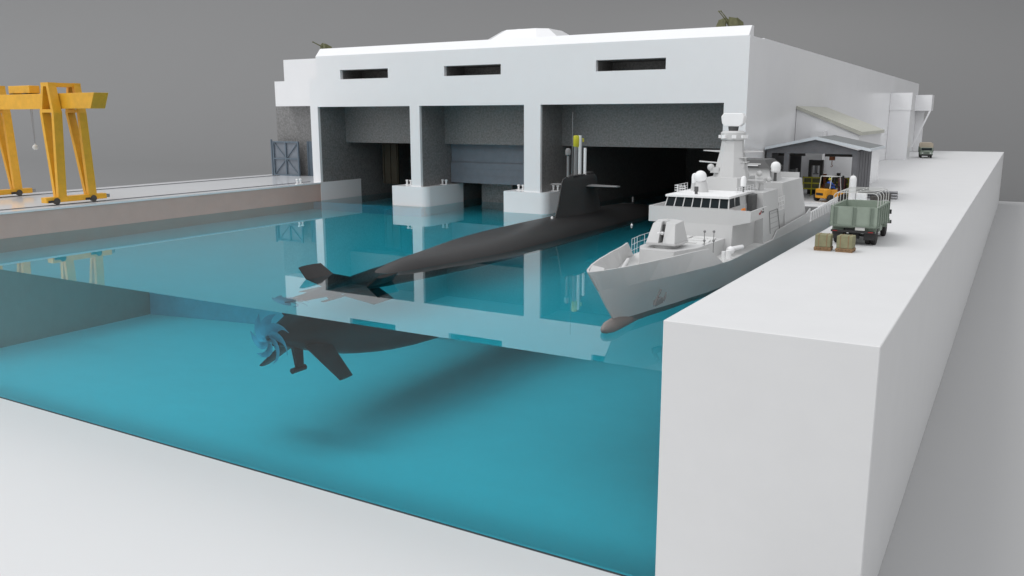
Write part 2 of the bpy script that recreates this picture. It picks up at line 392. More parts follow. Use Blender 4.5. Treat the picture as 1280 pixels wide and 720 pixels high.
def railing(x, y, wd, rz, label):
    t = thing('safety_railing', label, 'railing', (x, y, .003), rz, 'yellow railings in the shed')
    for k in range(3):
        m_ = MB(); m_.tube([(-wd / 2 + k * wd / 2, 0, 0), (-wd / 2 + k * wd / 2, 0, 1.7)], .055, 6); m_.build('post', M['railyellow'], t)
    m_ = MB()
    for z in (.6, 1.1, 1.6): m_.box(-wd / 2 - .05, wd / 2 + .05, -.03, .03, z - .05, z + .06)
    m_.build('bar', M['railyellow'], t)
    m_ = MB(); m_.box(-wd / 2 + .08, wd / 2 - .08, .04, .06, .65, 1.55); m_.build('mesh_panel', M['olive'], t)
railing(-16.1, 80.4, 1.5, 0, 'yellow railing on the left of the shed floor beside the dark press')
railing(-14.9, 82.4, 1.6, 0, 'yellow railing in the middle of the shed behind the forklift')
railing(-13.0, 80.6, 1.4, 0, 'yellow railing on the right of the shed floor by the maroon locker')
t = thing('press_frame', 'tall dark steel press frame standing inside the shed', 'press', (-16.15, 82.2, .003))
m_ = MB(); m_.box(-.62, -.36, -.3, .3, 0, 3.1).box(.36, .62, -.3, .3, 0, 3.1).box(-.36, .36, -.28, .28, 2.6, 3.08).box(-.36, .36, -.28, .28, 0, .8); m_.build('frame', M['machine'], t, bevel=.03)
m_ = MB(); m_.cyl((0, 0, 1.9), (0, 0, 2.6), .12).cyl((0, 0, 1.8), (0, 0, 1.9), .25); m_.build('ram', M['steel'], t, smooth=True)
t = thing('workbench', 'low dark workbench with machine parts at the back of the shed', 'workbench', (-14.2, 83.3, .003))
m_ = MB(); m_.box(-1.6, 1.6, -.4, .4, .85, .95); m_.build('top', M['machine'], t)
for x in (-1.5, 1.4):
    for y in (-.35, .25):
        m_ = MB(); m_.box(x, x + .1, y, y + .1, 0, .85); m_.build('leg', M['machine'], t)
m_ = MB(); m_.box(-.3, 0, -.2, .2, .95, 1.9).box(.25, .7, -.25, .2, .95, 1.5).cyl((1.2, 0, .95), (1.2, 0, 1.7), .18); m_.build('machine_part', M['machine'], t)
t = thing('tool_locker', 'maroon steel locker beside the forklift in the shed', 'locker', (-13.2, 78.6, .003))
m_ = MB(); m_.box(-.3, .3, -.3, .3, .06, 1.75).box(-.26, .26, -.26, .26, 0, .06); m_.build('body', M['maroon'], t, bevel=.02)
m_ = MB(); m_.box(-.28, -.005, -.325, -.302, .1, 1.7).box(.005, .28, -.325, -.302, .1, 1.7); m_.build('door', M['maroon'], t)
t = thing('pump_unit', 'rusty orange pump unit in the middle of the shed', 'pump', (-15.2, 81.4, .003))
m_ = MB(); m_.box(-.4, .4, -.3, .3, 0, .15).cyl((-.3, 0, .6), (.35, 0, .6), .32, .32, 16).cyl((0, 0, .8), (0, 0, 1.9), .12, .16, 12); m_.build('body', M['rust'], t, smooth=True)
m_ = MB(); m_.lathe([(.3, .0), (.3, .05)], (.36, 0, .6), 16, 'x'); m_.build('flange', M['steel'], t, smooth=True)

t = thing('parts_rack', 'grey steel parts rack with dark bins against the left side of the shed', 'rack', (-18.2, 80.5, .003))
for x in (-.7, .66):
    m_ = MB(); m_.box(x, x + .06, -.3, .3, 0, 2.4); m_.build('upright', M['steel'], t)
for z in (.4, 1.0, 1.6, 2.2):
    m_ = MB(); m_.box(-.639, .659, -.3, .3, z, z + .05); m_.build('shelf', M['steel'], t)
for k in range(9):
    m_ = MB(); m_.box(-.6 + (k % 3) * .43, -.24 + (k % 3) * .43, -.25, .2, .452 + (k // 3) * .6, .75 + (k // 3) * .6); m_.build('bin', M['maroon' if k % 4 == 1 else 'machine'], t)
t = thing('oil_drum', 'rusty oil drum standing by the left shed column', 'drum', (-17.0, 77.2, .003))
m_ = MB(); m_.lathe([(.29, 0), (.29, .28), (.305, .3), (.29, .32), (.29, .58), (.305, .6), (.29, .62), (.29, .88), (.26, .88)], (0, 0, 0), 18); m_.build('body', M['rust'], t, smooth=True)
m_ = MB(); m_.cyl((.12, 0, .88), (.12, 0, .92), .05); m_.build('cap', M['steel'], t)
# white gas tank, cabinet and pipes beside the shed corner
t = thing('gas_tank', 'white upright gas tank with a domed top at the shed corner', 'tank', (-11.75, 74.9, .003))
m_ = MB(); m_.lathe([(.26, .12), (.28, .2), (.28, 1.95), (.25, 2.1), (.15, 2.22), (.01, 2.26)], (0, 0, 0), 20); m_.build('body', M['white'], t, smooth=True)
m_ = MB(); m_.lathe([(.3, 0), (.3, .12)], (0, 0, 0), 20); m_.build('foot_ring', M['steel'], t)
m_ = MB(); m_.cyl((0, 0, 2.26), (0, 0, 2.38), .05); m_.build('valve', M['steel'], t)
t = thing('switch_cabinet', 'low white switch cabinet between the gas tank and the truck', 'cabinet', (-10.75, 73.2, .003))
m_ = MB(); m_.box(-.38, .38, -.3, .3, .08, .98).box(-.34, .34, -.26, .26, 0, .08); m_.build('body', M['white'], t, bevel=.02)
m_ = MB(); m_.box(-.35, -.01, -.325, -.302, .14, .92).box(.01, .35, -.325, -.302, .14, .92); m_.build('door', M['white'], t)
t = thing('pipe_stack', 'stack of grey steel pipes lying on the quay right of the shed', 'pipes', (-10.5, 80.0, .003))
for k, (x, z) in enumerate(((0, .12), (.26, .12), (.52, .12), (.13, .345), (.39, .345), (.26, .57))):
    m_ = MB(); m_.cyl((-1.3, x, z), (1.6, x, z), .115, .115, 12); m_.build('pipe', M['steel'], t, smooth=True)
for x_, lb in ((-9.55, 'small dark diesel generator on the quay nearest the pipe stack'), (-10.0, 'small dark diesel generator just right of the white cabinet')):
    t = thing('generator', lb, 'generator', (x_, 78.0 if x_ > -9.8 else 75.6, .003), 0, 'generators beside the shed')
    m_ = MB(); m_.box(-.4, .4, -.25, .25, .12, .6).box(-.36, -.26, -.3, .3, 0, .12).box(.26, .36, -.3, .3, 0, .12); m_.build('body', M['machine'], t, bevel=.03)
    m_ = MB(); m_.cyl((.2, 0, .6), (.2, 0, .85), .05); m_.build('exhaust', M['steel'], t)

# ------------------------------------------------------------------ forklift and driver
def wheel(parent, x, y, r, wd, rim='chassis', rimname='rim'):
    m_ = MB(); m_.lathe([(r * .55, -wd / 2), (r * .93, -wd / 2), (r, -wd * .3), (r, wd * .3), (r * .93, wd / 2), (r * .55, wd / 2)], (x, y, r), 22, 'x')
    wo = m_.build('wheel', M['rubber'], parent, smooth=True)
    m_ = MB(); m_.lathe([(r * .56, -wd * .42), (r * .5, -wd * .3), (r * .15, -wd * .3), (r * .12, -wd * .48), (r * .12, wd * .48), (r * .15, wd * .3), (r * .5, wd * .3), (r * .56, wd * .42)], (x, y, r), 16, 'x')
    m_.build(rimname, M[rim], wo, smooth=True)
    return wo
fk = thing('forklift', 'orange forklift with a blue clad driver under its cage at the shed mouth', 'forklift', (-14.15, 74.75, .003), R(-30))
m_ = MB()
m_.prism([(-.56, 0), (-.46, -.2), (.46, -.2), (.56, 0), (.56, .55), (-.56, .55)], 'z', .3, 1.08); m_.build('counterweight', M['fork'], fk, bevel=.09, seg=3)
m_ = MB(); m_.box(-.62, .62, .551, 1.25, .35, 1.0).box(-.62, .62, 1.25, 1.9, .35, .55).box(-.82, .82, 1.5, 1.95, .35, .72)
m_; m_.build('body', M['fork'], fk, bevel=.05)
for x, y, r in ((-.7, .32, .31), (.7, .32, .31), (-.74, 1.75, .34), (.74, 1.75, .34)): wheel(fk, x, y, r, .26, 'steel')
m_ = MB()
for x in (-.55, .55):
    m_.tube([(x, .35, 1.08), (x, .5, 2.08)], .035, 6).tube([(x, 1.75, .7), (x, 1.5, 2.08)], .035, 6).tube([(x, .5, 2.08), (x, 1.5, 2.08)], .035, 6)
for y in (.5, .75, 1., 1.25, 1.5): m_.tube([(-.55, y, 2.08), (.55, y, 2.08)], .03, 6)
m_.build('overhead_guard', M['bow'], fk)
m_ = MB(); m_.box(-.3, .3, .75, 1.2, 1.0, 1.1).box(-.3, .3, .68, .78, 1.1, 1.5); m_.build('seat', M['chassis'], fk, bevel=.03)
m_ = MB()
for x in (-.4, .4): m_.box(x - .06, x + .06, 2.0, 2.14, .1, 2.1)
for z in (.3, 1.1, 1.9): m_.box(-.34, .34, 2.02, 2.12, z, z + .1)
m_.build('mast', M['chassis'], fk)
for x in (-.3, .3):
    m_ = MB(); m_.box(x - .06, x + .06, 2.15, 2.2, .06, .7).box(x - .06, x + .06, 2.2, 3.2, .06, .1); m_.build('fork', M['chassis'], fk)
m_ = MB(); m_.lathe([(.17, 0), (.19, .02), (.17, .04)], (0, 1.62, 1.25), 16); m_.build('steering_wheel', M['chassis'], fk)
m_ = MB(); m_.box(-.36, .36, -.214, -.202, .55, .75); m_.build('rear_panel', M['chassis'], fk)

def skin_body(name, verts, edges, radii, m, parent):
    me = bpy.data.meshes.new(name); me.from_pydata(verts, edges, []); ob = bpy.data.objects.new(name, me); col.objects.link(ob)
    ob.parent = parent
    md = ob.modifiers.new('skin', 'SKIN'); md.use_smooth_shade = True
    bpy.context.view_layer.update()
    for i, r in enumerate(radii):
        sv = me.skin_vertices[0].data[i] if me.skin_vertices else None
        if sv: sv.radius = (r, r); sv.use_root = (i == 0)
    sd = ob.modifiers.new('sub', 'SUBSURF'); sd.levels = 2; sd.render_levels = 2
    me.materials.append(m); return ob
pr_ = thing('person', 'seated forklift driver in blue overalls and a yellow helmet', 'person', (-14.15, 74.75, .003), R(-30))
pv = [(0, .95, 1.17), (0, .92, 1.36), (0, .92, 1.55), (0, .93, 1.66),
      (-.19, .93, 1.55), (-.25, 1.1, 1.36), (-.13, 1.42, 1.34), (.19, .93, 1.55), (.25, 1.1, 1.36), (.13, 1.42, 1.34),
      (-.1, 1.0, 1.16), (-.13, 1.4, 1.17), (-.13, 1.48, .8), (-.13, 1.6, .62), (.1, 1.0, 1.16), (.13, 1.4, 1.17), (.13, 1.48, .8), (.13, 1.6, .62)]
pe = [(0, 1), (1, 2), (2, 3), (2, 4), (4, 5), (5, 6), (2, 7), (7, 8), (8, 9), (0, 10), (10, 11), (11, 12), (12, 13), (0, 14), (14, 15), (15, 16), (16, 17)]
prad = [.15, .145, .15, .06, .08, .055, .042, .08, .055, .042, .1, .075, .055, .045, .1, .075, .055, .045]
skin_body('overalls', pv, pe, prad, M['bluecloth'], pr_)
m_ = MB(); m_.ball((0, .96, 1.79), .105, 16, 10, 1.2).cyl((0, .94, 1.62), (0, .95, 1.72), .05).ball((0, 1.07, 1.78), .022, 8, 6); hd = m_.build('head', M['skin'], pr_, smooth=True)
m_ = MB()
for s in (-.13, .13):
    m_.ball((s * .95, 1.46, 1.345), .045, 10, 6)
    for k in range(4): m_.tube([(s * .95 - .03 + k * .02, 1.48, 1.36), (s * .95 - .03 + k * .02, 1.53, 1.35), (s * .95 - .03 + k * .02, 1.53, 1.32)], .009, 5)
m_.build('hand', M['skin'], pr_, smooth=True)
m_ = MB(); m_.lathe([(.13, 1.80), (.125, 1.86), (.1, 1.92), (.05, 1.955), (.005, 1.96)], (0, .95, 0), 16).lathe([(.165, 1.795), (.165, 1.81)], (0, .97, 0), 16); m_.build('helmet', M['helmet'], pr_, smooth=True)

# ------------------------------------------------------------------ army trucks
tr = thing('army_truck', 'dark green army truck with an open cargo bed and bare hoops on the quay', 'truck', (-7.64, 49.8, 0.002), R(-.5))
m_ = MB(); m_.box(-1.2, 1.2, .1, 4.3, 1.06, 1.16)
m_.box(-1.1, 1.1, .15, 4.2, .95, 1.06); m_.build('bed_floor', M['green'], tr)
for s in (-1, 1):
    m_ = MB(); x = s * 1.2; m_.box(min(x, x - s * .07), max(x, x - s * .07), .08, 4.3, 1.16, 2.14)
    sp = m_.build('side_panel', M['green'], tr)
    m_ = MB()
    for k in range(6): m_.box(min(x, x + s * .06), max(x, x + s * .06), .12 + k * .81, .22 + k * .81, 1.02, 2.16)
    m_.box(min(x, x + s * .05), max(x, x + s * .05), .08, 4.3, 2.07, 2.15)
    m_.build('rib', M['greendark'], sp)
m_ = MB(); m_.box(-1.2, 1.2, 0, .07, 1.12, 2.14); tg = m_.build('tailgate', M['green'], tr)
m_ = MB()
for x in (-.98, .02, .92): m_.box(x - .09, x - .05, -.06, -.002, 1.1, 2.12).box(x + .05, x + .09, -.06, -.002, 1.1, 2.12).box(x - .04, x + .04, -.03, -.002, 1.1, 2.1)
m_.box(-1.2, 1.2, -.05, .0, 1.05, 1.13); m_.build('rib', M['greendark'], tg)
m_ = MB(); m_.box(-1.2, 1.2, 4.23, 4.3, 1.16, 2.14); m_.build('headboard', M['green'], tr)
for k in range(5):
    y = .25 + k * .98; pts = [(-1.15, y, 2.1), (-1.15, y, 2.62)]
    for j in range(1, 6):
        a = j / 6 * PI / 2; pts.append((-1.15 + .32 * (1 - math.cos(a)), y, 2.62 + .27 * math.sin(a)))
    pts += [(-.83, y, 2.89), (.83, y, 2.89)] + [(-p[0], p[1], p[2]) for p in pts[::-1]]
    m_ = MB(); m_.tube(pts, .022, 6); m_.build('bow', M['bow'], tr)
m_ = MB()
for x in (-1.0, 0, 1.0):
    m_.tube([(x, .25, 2.86 if abs(x) > .5 else 2.9), (x, 4.17, 2.86 if abs(x) > .5 else 2.9)], .018, 6)
m_.build('bow_rail', M['bow'], tr)
m_ = MB()
for x in (-.42, .34): m_.box(x, x + .08, .1, 6.0, .68, .92)
for y in (.15, 1.5, 3.0, 4.2): m_.box(-.34, .34, y, y + .12, .7, .9)
m_.cyl((-.85, 1.05, .47), (.85, 1.05, .47), .07).cyl((-.85, 5.1, .47), (.85, 5.1, .47), .06).box(-.2, .2, .85, 1.25, .3, .65); m_.build('chassis', M['chassis'], tr)
m_ = MB(); m_.box(-1.15, 1.15, .02, .12, .72, .84); m_.build('rear_bumper', M['chassis'], tr)
for x in (-.98, -.68, .68, .98): wheel(tr, x, 1.05, .47, .25, 'chassis')
for x in (-.9, .9): wheel(tr, x, 5.1, .46, .26, 'green')
for s in (-1, 1):
    m_ = MB(); m_.prism([(.25, .72), (.45, .98), (1.65, .98), (1.85, .72), (1.8, .7), (1.6, .93), (.5, .93), (.3, .7)], 'x', s * 1.15, s * .55); m_.build('mudguard', M['green'], tr)
    m_ = MB(); m_.box(min(s * .55, s * 1.12), max(s * .55, s * 1.12), .28, .31, .32, .72); m_.build('mudflap', M['chassis'], tr)
    m_ = MB(); m_.box(min(s * .8, s * 1.05), max(s * .8, s * 1.05), -.02, .015, .76, .81); m_.build('tail_light', M['red'], tr)
m_ = MB(); m_.box(.12, .62, .0, .018, .86, 1.03); m_.build('number_plate', M['bow'], tr)
m_ = MB(); m_.box(.55, 1.05, 2.3, 3.4, .55, .95); m_.build('fuel_tank', M['green'], tr, bevel=.06)
m_ = MB(); m_.box(-1.05, -.55, 2.3, 3.4, .55, .95); m_.build('tool_box', M['green'], tr, bevel=.03)
m_ = MB(); m_.prism([(4.4, .75), (4.4, 2.05), (5.5, 2.05), (5.75, 1.5), (5.75, .75)], 'x', -1.05, 1.05); cb = m_.build('cab', M['green'], tr, bevel=.05)
m_ = MB()
for s in (-1, 1): m_.box(min(s * 1.052, s * 1.058), max(s * 1.052, s * 1.058), 4.65, 5.35, 1.5, 1.95)
m_.prism([(5.54, 1.98), (5.76, 1.5), (5.775, 1.505), (5.555, 1.985)], 'x', -.95, .95); m_.build('window', M['glass'], cb)
m_ = MB()
for s in (-1, 1): m_.tube([(s * 1.05, 5.4, 1.45), (s * 1.16, 5.45, 1.45)], .015, 5).box(min(s * 1.1, s * 1.22), max(s * 1.1, s * 1.22), 5.42, 5.46, 1.3, 1.56)
m_.build('mirror', M['chassis'], cb)
m_ = MB(); m_.prism([(5.75, .75), (5.75, 1.5), (6.55, 1.38), (6.6, .75)], 'x', -.55, .55); m_.build('bonnet', M['green'], tr, bevel=.05)
for s in (-1, 1):
    m_ = MB(); m_.prism([(4.45, .62), (4.6, .98), (5.6, 1.02), (5.95, .75), (5.9, .7), (5.55, .95), (4.65, .92), (4.5, .6)], 'x', s * 1.12, s * .56); m_.build('wing', M['green'], tr)
    m_ = MB(); m_.lathe([(.11, 0), (.13, .06), (.05, .08)], (s * .72, 6.2, 1.0), 14, 'y'); m_.build('headlight', M['white'], tr, smooth=True)
m_ = MB(); m_.box(-1.1, 1.1, 6.6, 6.72, .6, .8); m_.build('bumper', M['chassis'], tr)
m_ = MB()
for k in range(7): m_.box(-.36 + k * .12 - .02, -.36 + k * .12 + .02, 6.58, 6.615, .85, 1.3)
m_.build('grille', M['chassis'], tr)
t2 = dup(tr, (-14.75, 167, .002), R(188), 'green army truck with a beige canvas top far down the quay')
t2.scale = (.86, .86, .86)
m_ = MB()
pts = [(-1.19, 2.0), (-1.19, 2.6)] + [(-1.19 + .34 * (1 - math.cos(j / 6 * PI / 2)), 2.6 + .36 * math.sin(j / 6 * PI / 2)) for j in range(1, 7)]
pts = pts + [(-a, z) for a, z in pts[::-1]]
m_.prism(pts, 'y', .1, 4.5); m_.build('canvas_cover', M['canvas'], t2, smooth=True)

for x, lb in ((-8.68, 'khaki wrapped crate on a pallet, further from the truck wheels, nearer the water'), (-7.56, 'khaki wrapped crate on a pallet right behind the truck tailgate')):
    t = thing('pallet_crate', lb, 'crate', (x, 47.45, .002), R(2 if x < -8 else -3), 'crates behind the army truck')
    m_ = MB()
    for y in (-.4, -.06, .28): m_.box(-.42, .42, y, y + .12, .0, .1)
    for k in range(5): m_.box(-.44 + k * .185, -.44 + k * .185 + .14, -.42, .42, .1, .14)
    m_.box(-.42, .42, -.41, .41, .14, .2); m_.build('pallet', M['wood'], t)
    m_ = MB(); m_.box(-.4, .4, -.4, .4, .2, .86); m_.build('wrapped_box', M['khaki'], t, bevel=.05, seg=3)
    m_ = MB()
    for xx in (-.2, .2): m_.box(xx - .02, xx + .02, -.408, .408, .195, .868)
    m_.build('strap', M['wood'], t)

# ------------------------------------------------------------------ gantry crane
cr = thing('gantry_crane', 'yellow gantry crane straddling the far quay on rails', 'crane', (-72, 42.5, .16)); o = (-72, 42.5, .16)
def crane_leg(X, y0, y1, ty0, ty1, zb=.75):
    """a diamond-shaped hollow leg: two box members that part upwards to the tie and close again at the top"""
    def mem(s):
        m = MB(); b = (.22, .5); 
        xb0, xb1 = X + s * .02, X + s * .36; xt0, xt1 = X + s * .62, X + s * .92; xp0, xp1 = X + s * .2, X + s * .5
        def H(xa, xb, ya, yb, z, xc, xd, yc, yd, z2):
            a, b_ = sorted((xa, xb)); c, d = sorted((xc, xd))
            m.hexa([(a, ya, z), (b_, ya, z), (b_, yb, z), (a, yb, z)], [(c, yc, z2), (d, yc, z2), (d, yd, z2), (c, yd, z2)])
        H(xb0, xb1, y0, y1, zb, xt0, xt1, ty0, ty1, 7.4)
        H(xt0, xt1, ty0, ty1, 7.4, xp0, xp1, ty0 + .05, ty1, 9.45)
        return m
    for s in (-1, 1): mem(s).build('leg', M['crane'], cr, o=o)
    m = MB(); m.box(X - .62, X + .62, ty0, ty1 - .05, 7.42, 7.68).box(X - .5, X + .5, ty0 + .05, ty1, 9.45, 9.75); m.build('cross_tie', M['crane'], cr, o=o)
for X, lb in ((-66.9, 0), (-77.7, 1)):
    m_ = MB(); m_.box(X - .35, X + .35, 39.9, 45.2, .32, .76); m_.build('sill_beam', M['crane'], cr, o=o, bevel=.02)
    m_ = MB(); m_.box(X - .18, X + .18, 45.2, 45.6, .38, .66); m_.build('buffer', M['steel'], cr, o=o)
    crane_leg(X, 40.95, 41.65, 40.9, 41.62); crane_leg(X, 43.6, 44.3, 43.05, 43.7)
    m_ = MB(); m_.box(X - .4, X + .4, 41.67, 43.1, 9.42, 9.74); m_.build('top_beam', M['crane'], cr, o=o)
    for y in (40.75, 43.95):
        m_ = MB(); m_.lathe([(.08, -.12), (.24, -.12), (.24, .1), (.27, .1), (.27, .14), (.08, .14)], (X + .3, y, .42), 18, 'x'); m_.build('wheel', M['machine'], cr, o=o, smooth=True)
        m_ = MB(); m_.box(X + .2, X + .5, y - .5, y - .3, .35, .5).cyl((X + .34, y - .3, .42), (X + .34, y - .7, .42), .1); m_.build('drive_motor', M['chassis'], cr, o=o)
m_ = MB(); m_.prism([(-84.5, 7.72), (-62.4, 7.72), (-61.8, 8.92), (-84.5, 8.92)], 'y', 41.7, 42.95); m_.build('girder', M['crane'], cr, o=o, bevel=.02)
m_ = MB(); m_.box(-73.6, -70.6, 41.9, 42.8, 9.0, 9.62); tl = m_.build('trolley', M['crane'], cr, o=o, bevel=.03)
m_ = MB()
for x in (-73, -71.2): m_.box(x - .25, x + .25, 41.75, 42.9, 8.93, 9.0)
m_.build('trolley_wheel', M['chassis'], tl, o=o)
m_ = MB()
for s in (-.11, .11): m_.tube([(-71.3 + s, 42.3, 7.72), (-71.3 + s * .3, 42.3, 4.9)], .028, 6)
hr = m_.build('hoist_rope', M['steel'], cr, o=o)
m_ = MB(); m_.ball((-71.3, 42.3, 4.6), .22).tube([(-71.3, 42.3, 4.9), (-71.3, 42.3, 4.75)], .06); m_.build('hook_block', M['bow'], hr, o=o, smooth=True)

# ------------------------------------------------------------------ submarine
XS, ZS = -31.65, -3.85
sb = thing('submarine', 'black submarine with a tall sail, half afloat, its stern seen through the cut water', 'submarine', (XS, 58, ZS)); o = (XS, 58, ZS)
stn = [(31.75, .5), (32.6, .62), (33.6, .82), (35, 1.1), (36.5, 1.4), (38, 1.68), (40, 2.02), (42, 2.28), (44, 2.5), (46, 2.68), (49, 2.86), (52, 2.95), (58, 3.0), (64, 3.0), (70, 3.0), (74, 2.92), (77, 2.72), (80, 2.3), (82, 1.8), (83.3, 1.2), (84, .6), (84.25, .08)]
def sub_ring(y, r, n=48):
    ring = []; lift = 1 + .17 * math.exp(-((y - 39.5) / 3.6) ** 2)
    for i in range(n):
        a = 2 * PI * i / n; c, s = math.cos(a), math.sin(a)
        k = max(0, min(1, (y - 41) / 7)) * max(0, min(1, (84 - y) / 6))
        if s > 0:       # a deck casing: shoulders that stand a little outside the round hull
            e = 2 / (2 + .75 * k); x = math.copysign(abs(c) ** e, c) * r * (1 + .06 * k); z = abs(s) ** e * r * (1 - .025 * k) * lift
        else: x = c * r * (1 + .06 * k * (1 - abs(s))); z = s * r
        ring.append((XS + x, y, ZS + z))
    return ring
def interp(y):
    for (a, ra), (b_, rb) in zip(stn, stn[1:]):
        if a <= y <= b_:
            t = (y - a) / (b_ - a); return ra + (rb - ra) * t
m_ = MB(); ysamp = sorted(set([y for y, _ in stn] + [41, 43, 45, 47, 48]))
m_.loft([sub_ring(y, interp(y)) for y in ysamp]); m_.build('hull', M['sub'], sb, o=o, smooth=60)
# stern planes (X tail)
def fin(s, up, tipx, tipz, yr0, yr1, yt0, yt1, m='sub'):
    rx, rz = .75 * s, .75 * up; th = .13
    d = Vector((tipx - rx, 0, tipz - rz)).normalized(); n = Vector((-d.z, 0, d.x))
    def sec(px, pz, y0, y1, k):
        pts = []
        for u, t in ((0, 0.15), (.12, .8), (.35, 1), (.7, .75), (1, .12)): pts.append((u, t))
        up_ = [Vector((XS + px, y0 + (y1 - y0) * u, ZS + pz)) + n * th * t * k for u, t in pts]
        dn = [Vector((XS + px, y0 + (y1 - y0) * u, ZS + pz)) - n * th * t * k for u, t in pts[::-1]]
        return up_ + dn
    f_ = MB(); f_.loft([sec(rx, rz, yr0, yr1, 1.3), sec((rx + tipx) / 2, (rz + tipz) / 2, (yr0 + yt0) / 2, (yr1 + yt1) / 2, 1.05), sec(tipx, tipz, yt0, yt1, .7)])
    f_.build('stern_plane', M[m], sb, o=o, smooth=50)
fin(-1, 1, -2.85, 2.55, 34.4, 37.3, 34.8, 36.6)
fin(1, 1, 2.8, 2.5, 34.4, 37.3, 34.8, 36.6)
fin(-1, -1, -2.75, -2.3, 34.2, 37.2, 34.6, 36.3)
fin(1, -1, 2.85, -2.25, 34.2, 37.2, 34.4, 36.1)
m_ = MB(); m_.hexa([(XS - .09 + .25, 33.9, -5.75), (XS + .09 + .25, 33.9, -5.75), (XS + .09 + .25, 34.7, -5.75), (XS - .09 + .25, 34.7, -5.75)],
                   [(XS - .12 + .1, 33.7, -4.4), (XS + .12 + .1, 33.7, -4.4), (XS + .12 + .1, 34.9, -4.4), (XS - .12 + .1, 34.9, -4.4)])
m_.cyl((XS + .25, 33.35, -5.85), (XS + .25, 35.0, -5.85), .15, .15, 14); m_.build('towed_array_tube', M['sub'], sb, o=o, smooth=True)
# propeller: seven swept blades
hub = MB(); hub.lathe([(.01, 30.86), (.06, 30.88), (.1, 30.98), (.17, 31.3), (.3, 31.74)], (XS, 0, ZS), 20, 'y'); pp = hub.build('propeller_hub', M['dark'], sb, o=o, smooth=True)
def blade(a0):
    up_, dn = [], []
    N = 9
    rows = []
    for k in range(N + 1):
        t = k / N; r = .12 + 1.23 * t; sw = 1.05 * t ** 1.7          # skew grows outwards
        ch = .80 * (1 - .12 * t) * (math.sin(PI * min(1, (.22 + t * .78))) ** .65 if t > .25 else .78) + .02
        if k == N: ch = .03
        pitch = R(40 - 14 * t)
        ring = []
        for u, th in ((-.5, .0), (-.2, .5), (.15, .55), (.5, 0), (.15, -.45), (-.2, -.45)):
            c = ch * u; ang = a0 + sw + c * math.cos(pitch) / r
            y = 31.15 + c * math.sin(pitch) + th * .05 + .12 * t
            ring.append((XS + r * math.sin(ang), y, ZS + r * math.cos(ang)))
        rows.append(ring)
    m = MB(); m.loft(rows); return m
for k in range(7): blade(R(12) + k * 2 * PI / 7).build('propeller_blade', M['prop'], sb, o=o, smooth=60)
# sail
def foil(y0, y1, hw, z, n=14, x=XS):
    pts = []
    for i in range(n + 1):
        u = i / n; t = 2.9 * hw * (.2969 * math.sqrt(1 - u + 1e-9) - .126 * (1 - u) - .3516 * (1 - u) ** 2 + .2843 * (1 - u) ** 3 - .1015 * (1 - u) ** 4) / .30
        pts.append((u, max(t * .62, .04)))
    return [(x + t, y0 + (y1 - y0) * u, z) for u, t in pts] + [(x - t, y0 + (y1 - y0) * u, z) for u, t in pts[::-1]]
m_ = MB(); m_.loft([foil(60.0, 69.3, 1.35, -1.25), foil(60.4, 68.7, 1.12, -.85), foil(60.9, 68.3, 1.0, 0), foil(61.5, 67.9, .9, 1.8), foil(61.75, 67.7, .84, 2.08), foil(62.3, 67.4, .7, 2.22)])
sl = m_.build('sail', M['sail'], sb, o=o, smooth=45)
m_ = MB()
for s in (-1, 1):
    m_.loft([[(XS + s * x, y0 + (y1 - y0) * u, 1.32 + t * k) for u, t in ((0, 0), (.3, .09), (.7, .09), (1, 0), (.7, -.09), (.3, -.09))] for x, y0, y1, k in ((.5, 64.9, 66.7, 1.1), (3.05, 65.2, 66.4, .6))])
m_.build('sail_plane', M['subgrey'], sl, o=o, smooth=45)
m_ = MB(); m_.box(XS - .3, XS + .3, 66.1, 66.9, 2.2, 2.42).box(XS - .35, XS + .35, 63.2, 65.2, 2.18, 2.32); m_.build('bridge_hatch', M['sail'], sl, o=o, bevel=.05)
def mast(y, r, z, m, name='mast', x=0):
    k = MB(); k.cyl((XS + x, y, 2.1), (XS + x, y, z), r, r, 12); return k.build(name, M[m], sl, o=o, smooth=True)
mm = mast(62.6, .1, 3.9, 'subgrey'); k = MB(); k.lathe([(.1, 3.9), (.22, 4.0), (.22, 4.35), (.15, 4.5), (.01, 4.52)], (XS, 62.6, 0), 12); k.build('sensor_head', M['subgrey'], mm, o=o, smooth=True)
k = MB(); k.cyl((XS, 63.35, 2.1), (XS, 63.35, 7.4), .035, .02, 8); k.build('whip_antenna', M['subgrey'], sl, o=o, smooth=True)
mm = mast(64.0, .17, 4.6, 'subgrey'); k = MB(); k.lathe([(.16, 4.5), (.24, 4.65), (.24, 5.4), (.2, 5.5), (.01, 5.52)], (XS, 64.05, 0), 14); k.build('mast_cap', M['yellow'], mm, o=o, smooth=True)
mast(64.75, .12, 5.5, 'white'); mast(65.75, .12, 4.45, 'white')
mm = mast(65.1, .05, 5.2, 'subgrey'); k = MB(); k.cyl((XS, 65.3, 4.95), (XS, 65.3, 5.25), .09); k.build('mast_cap', M['yellow'], mm, o=o)
k = MB(); k.lathe([(.1, -1.05), (.1, -.8), (.05, -.74)], (XS, 59.9, 0), 10); k.build('stern_light', M['white'], sb, o=o, smooth=True)
m_ = MB()
for s in (-1, 1):
    m_.loft([[(XS + s * x, 78 + yy + (1.2) * u, zz + t * .09) for u, t in ((0, 0), (.3, 1), (.7, 1), (1, 0), (.7, -1), (.3, -1))] for x, yy, zz in ((.9, 0, -1.45), (2.2, .2, -1.5), (3.1, .35, -1.75))])
m_.build('bow_plane', M['subgrey'], sb, o=o, smooth=45)
m_ = MB(); m_.box(XS - .06, XS + .06, 76.3, 76.5, -1.0, -.5); m_.build('sonar_post', M['subgrey'], sb, o=o)
t = thing('mooring_buoy', 'tiny white buoy floating beside the submarine bow', 'buoy', (-27.4, 66.0, W))
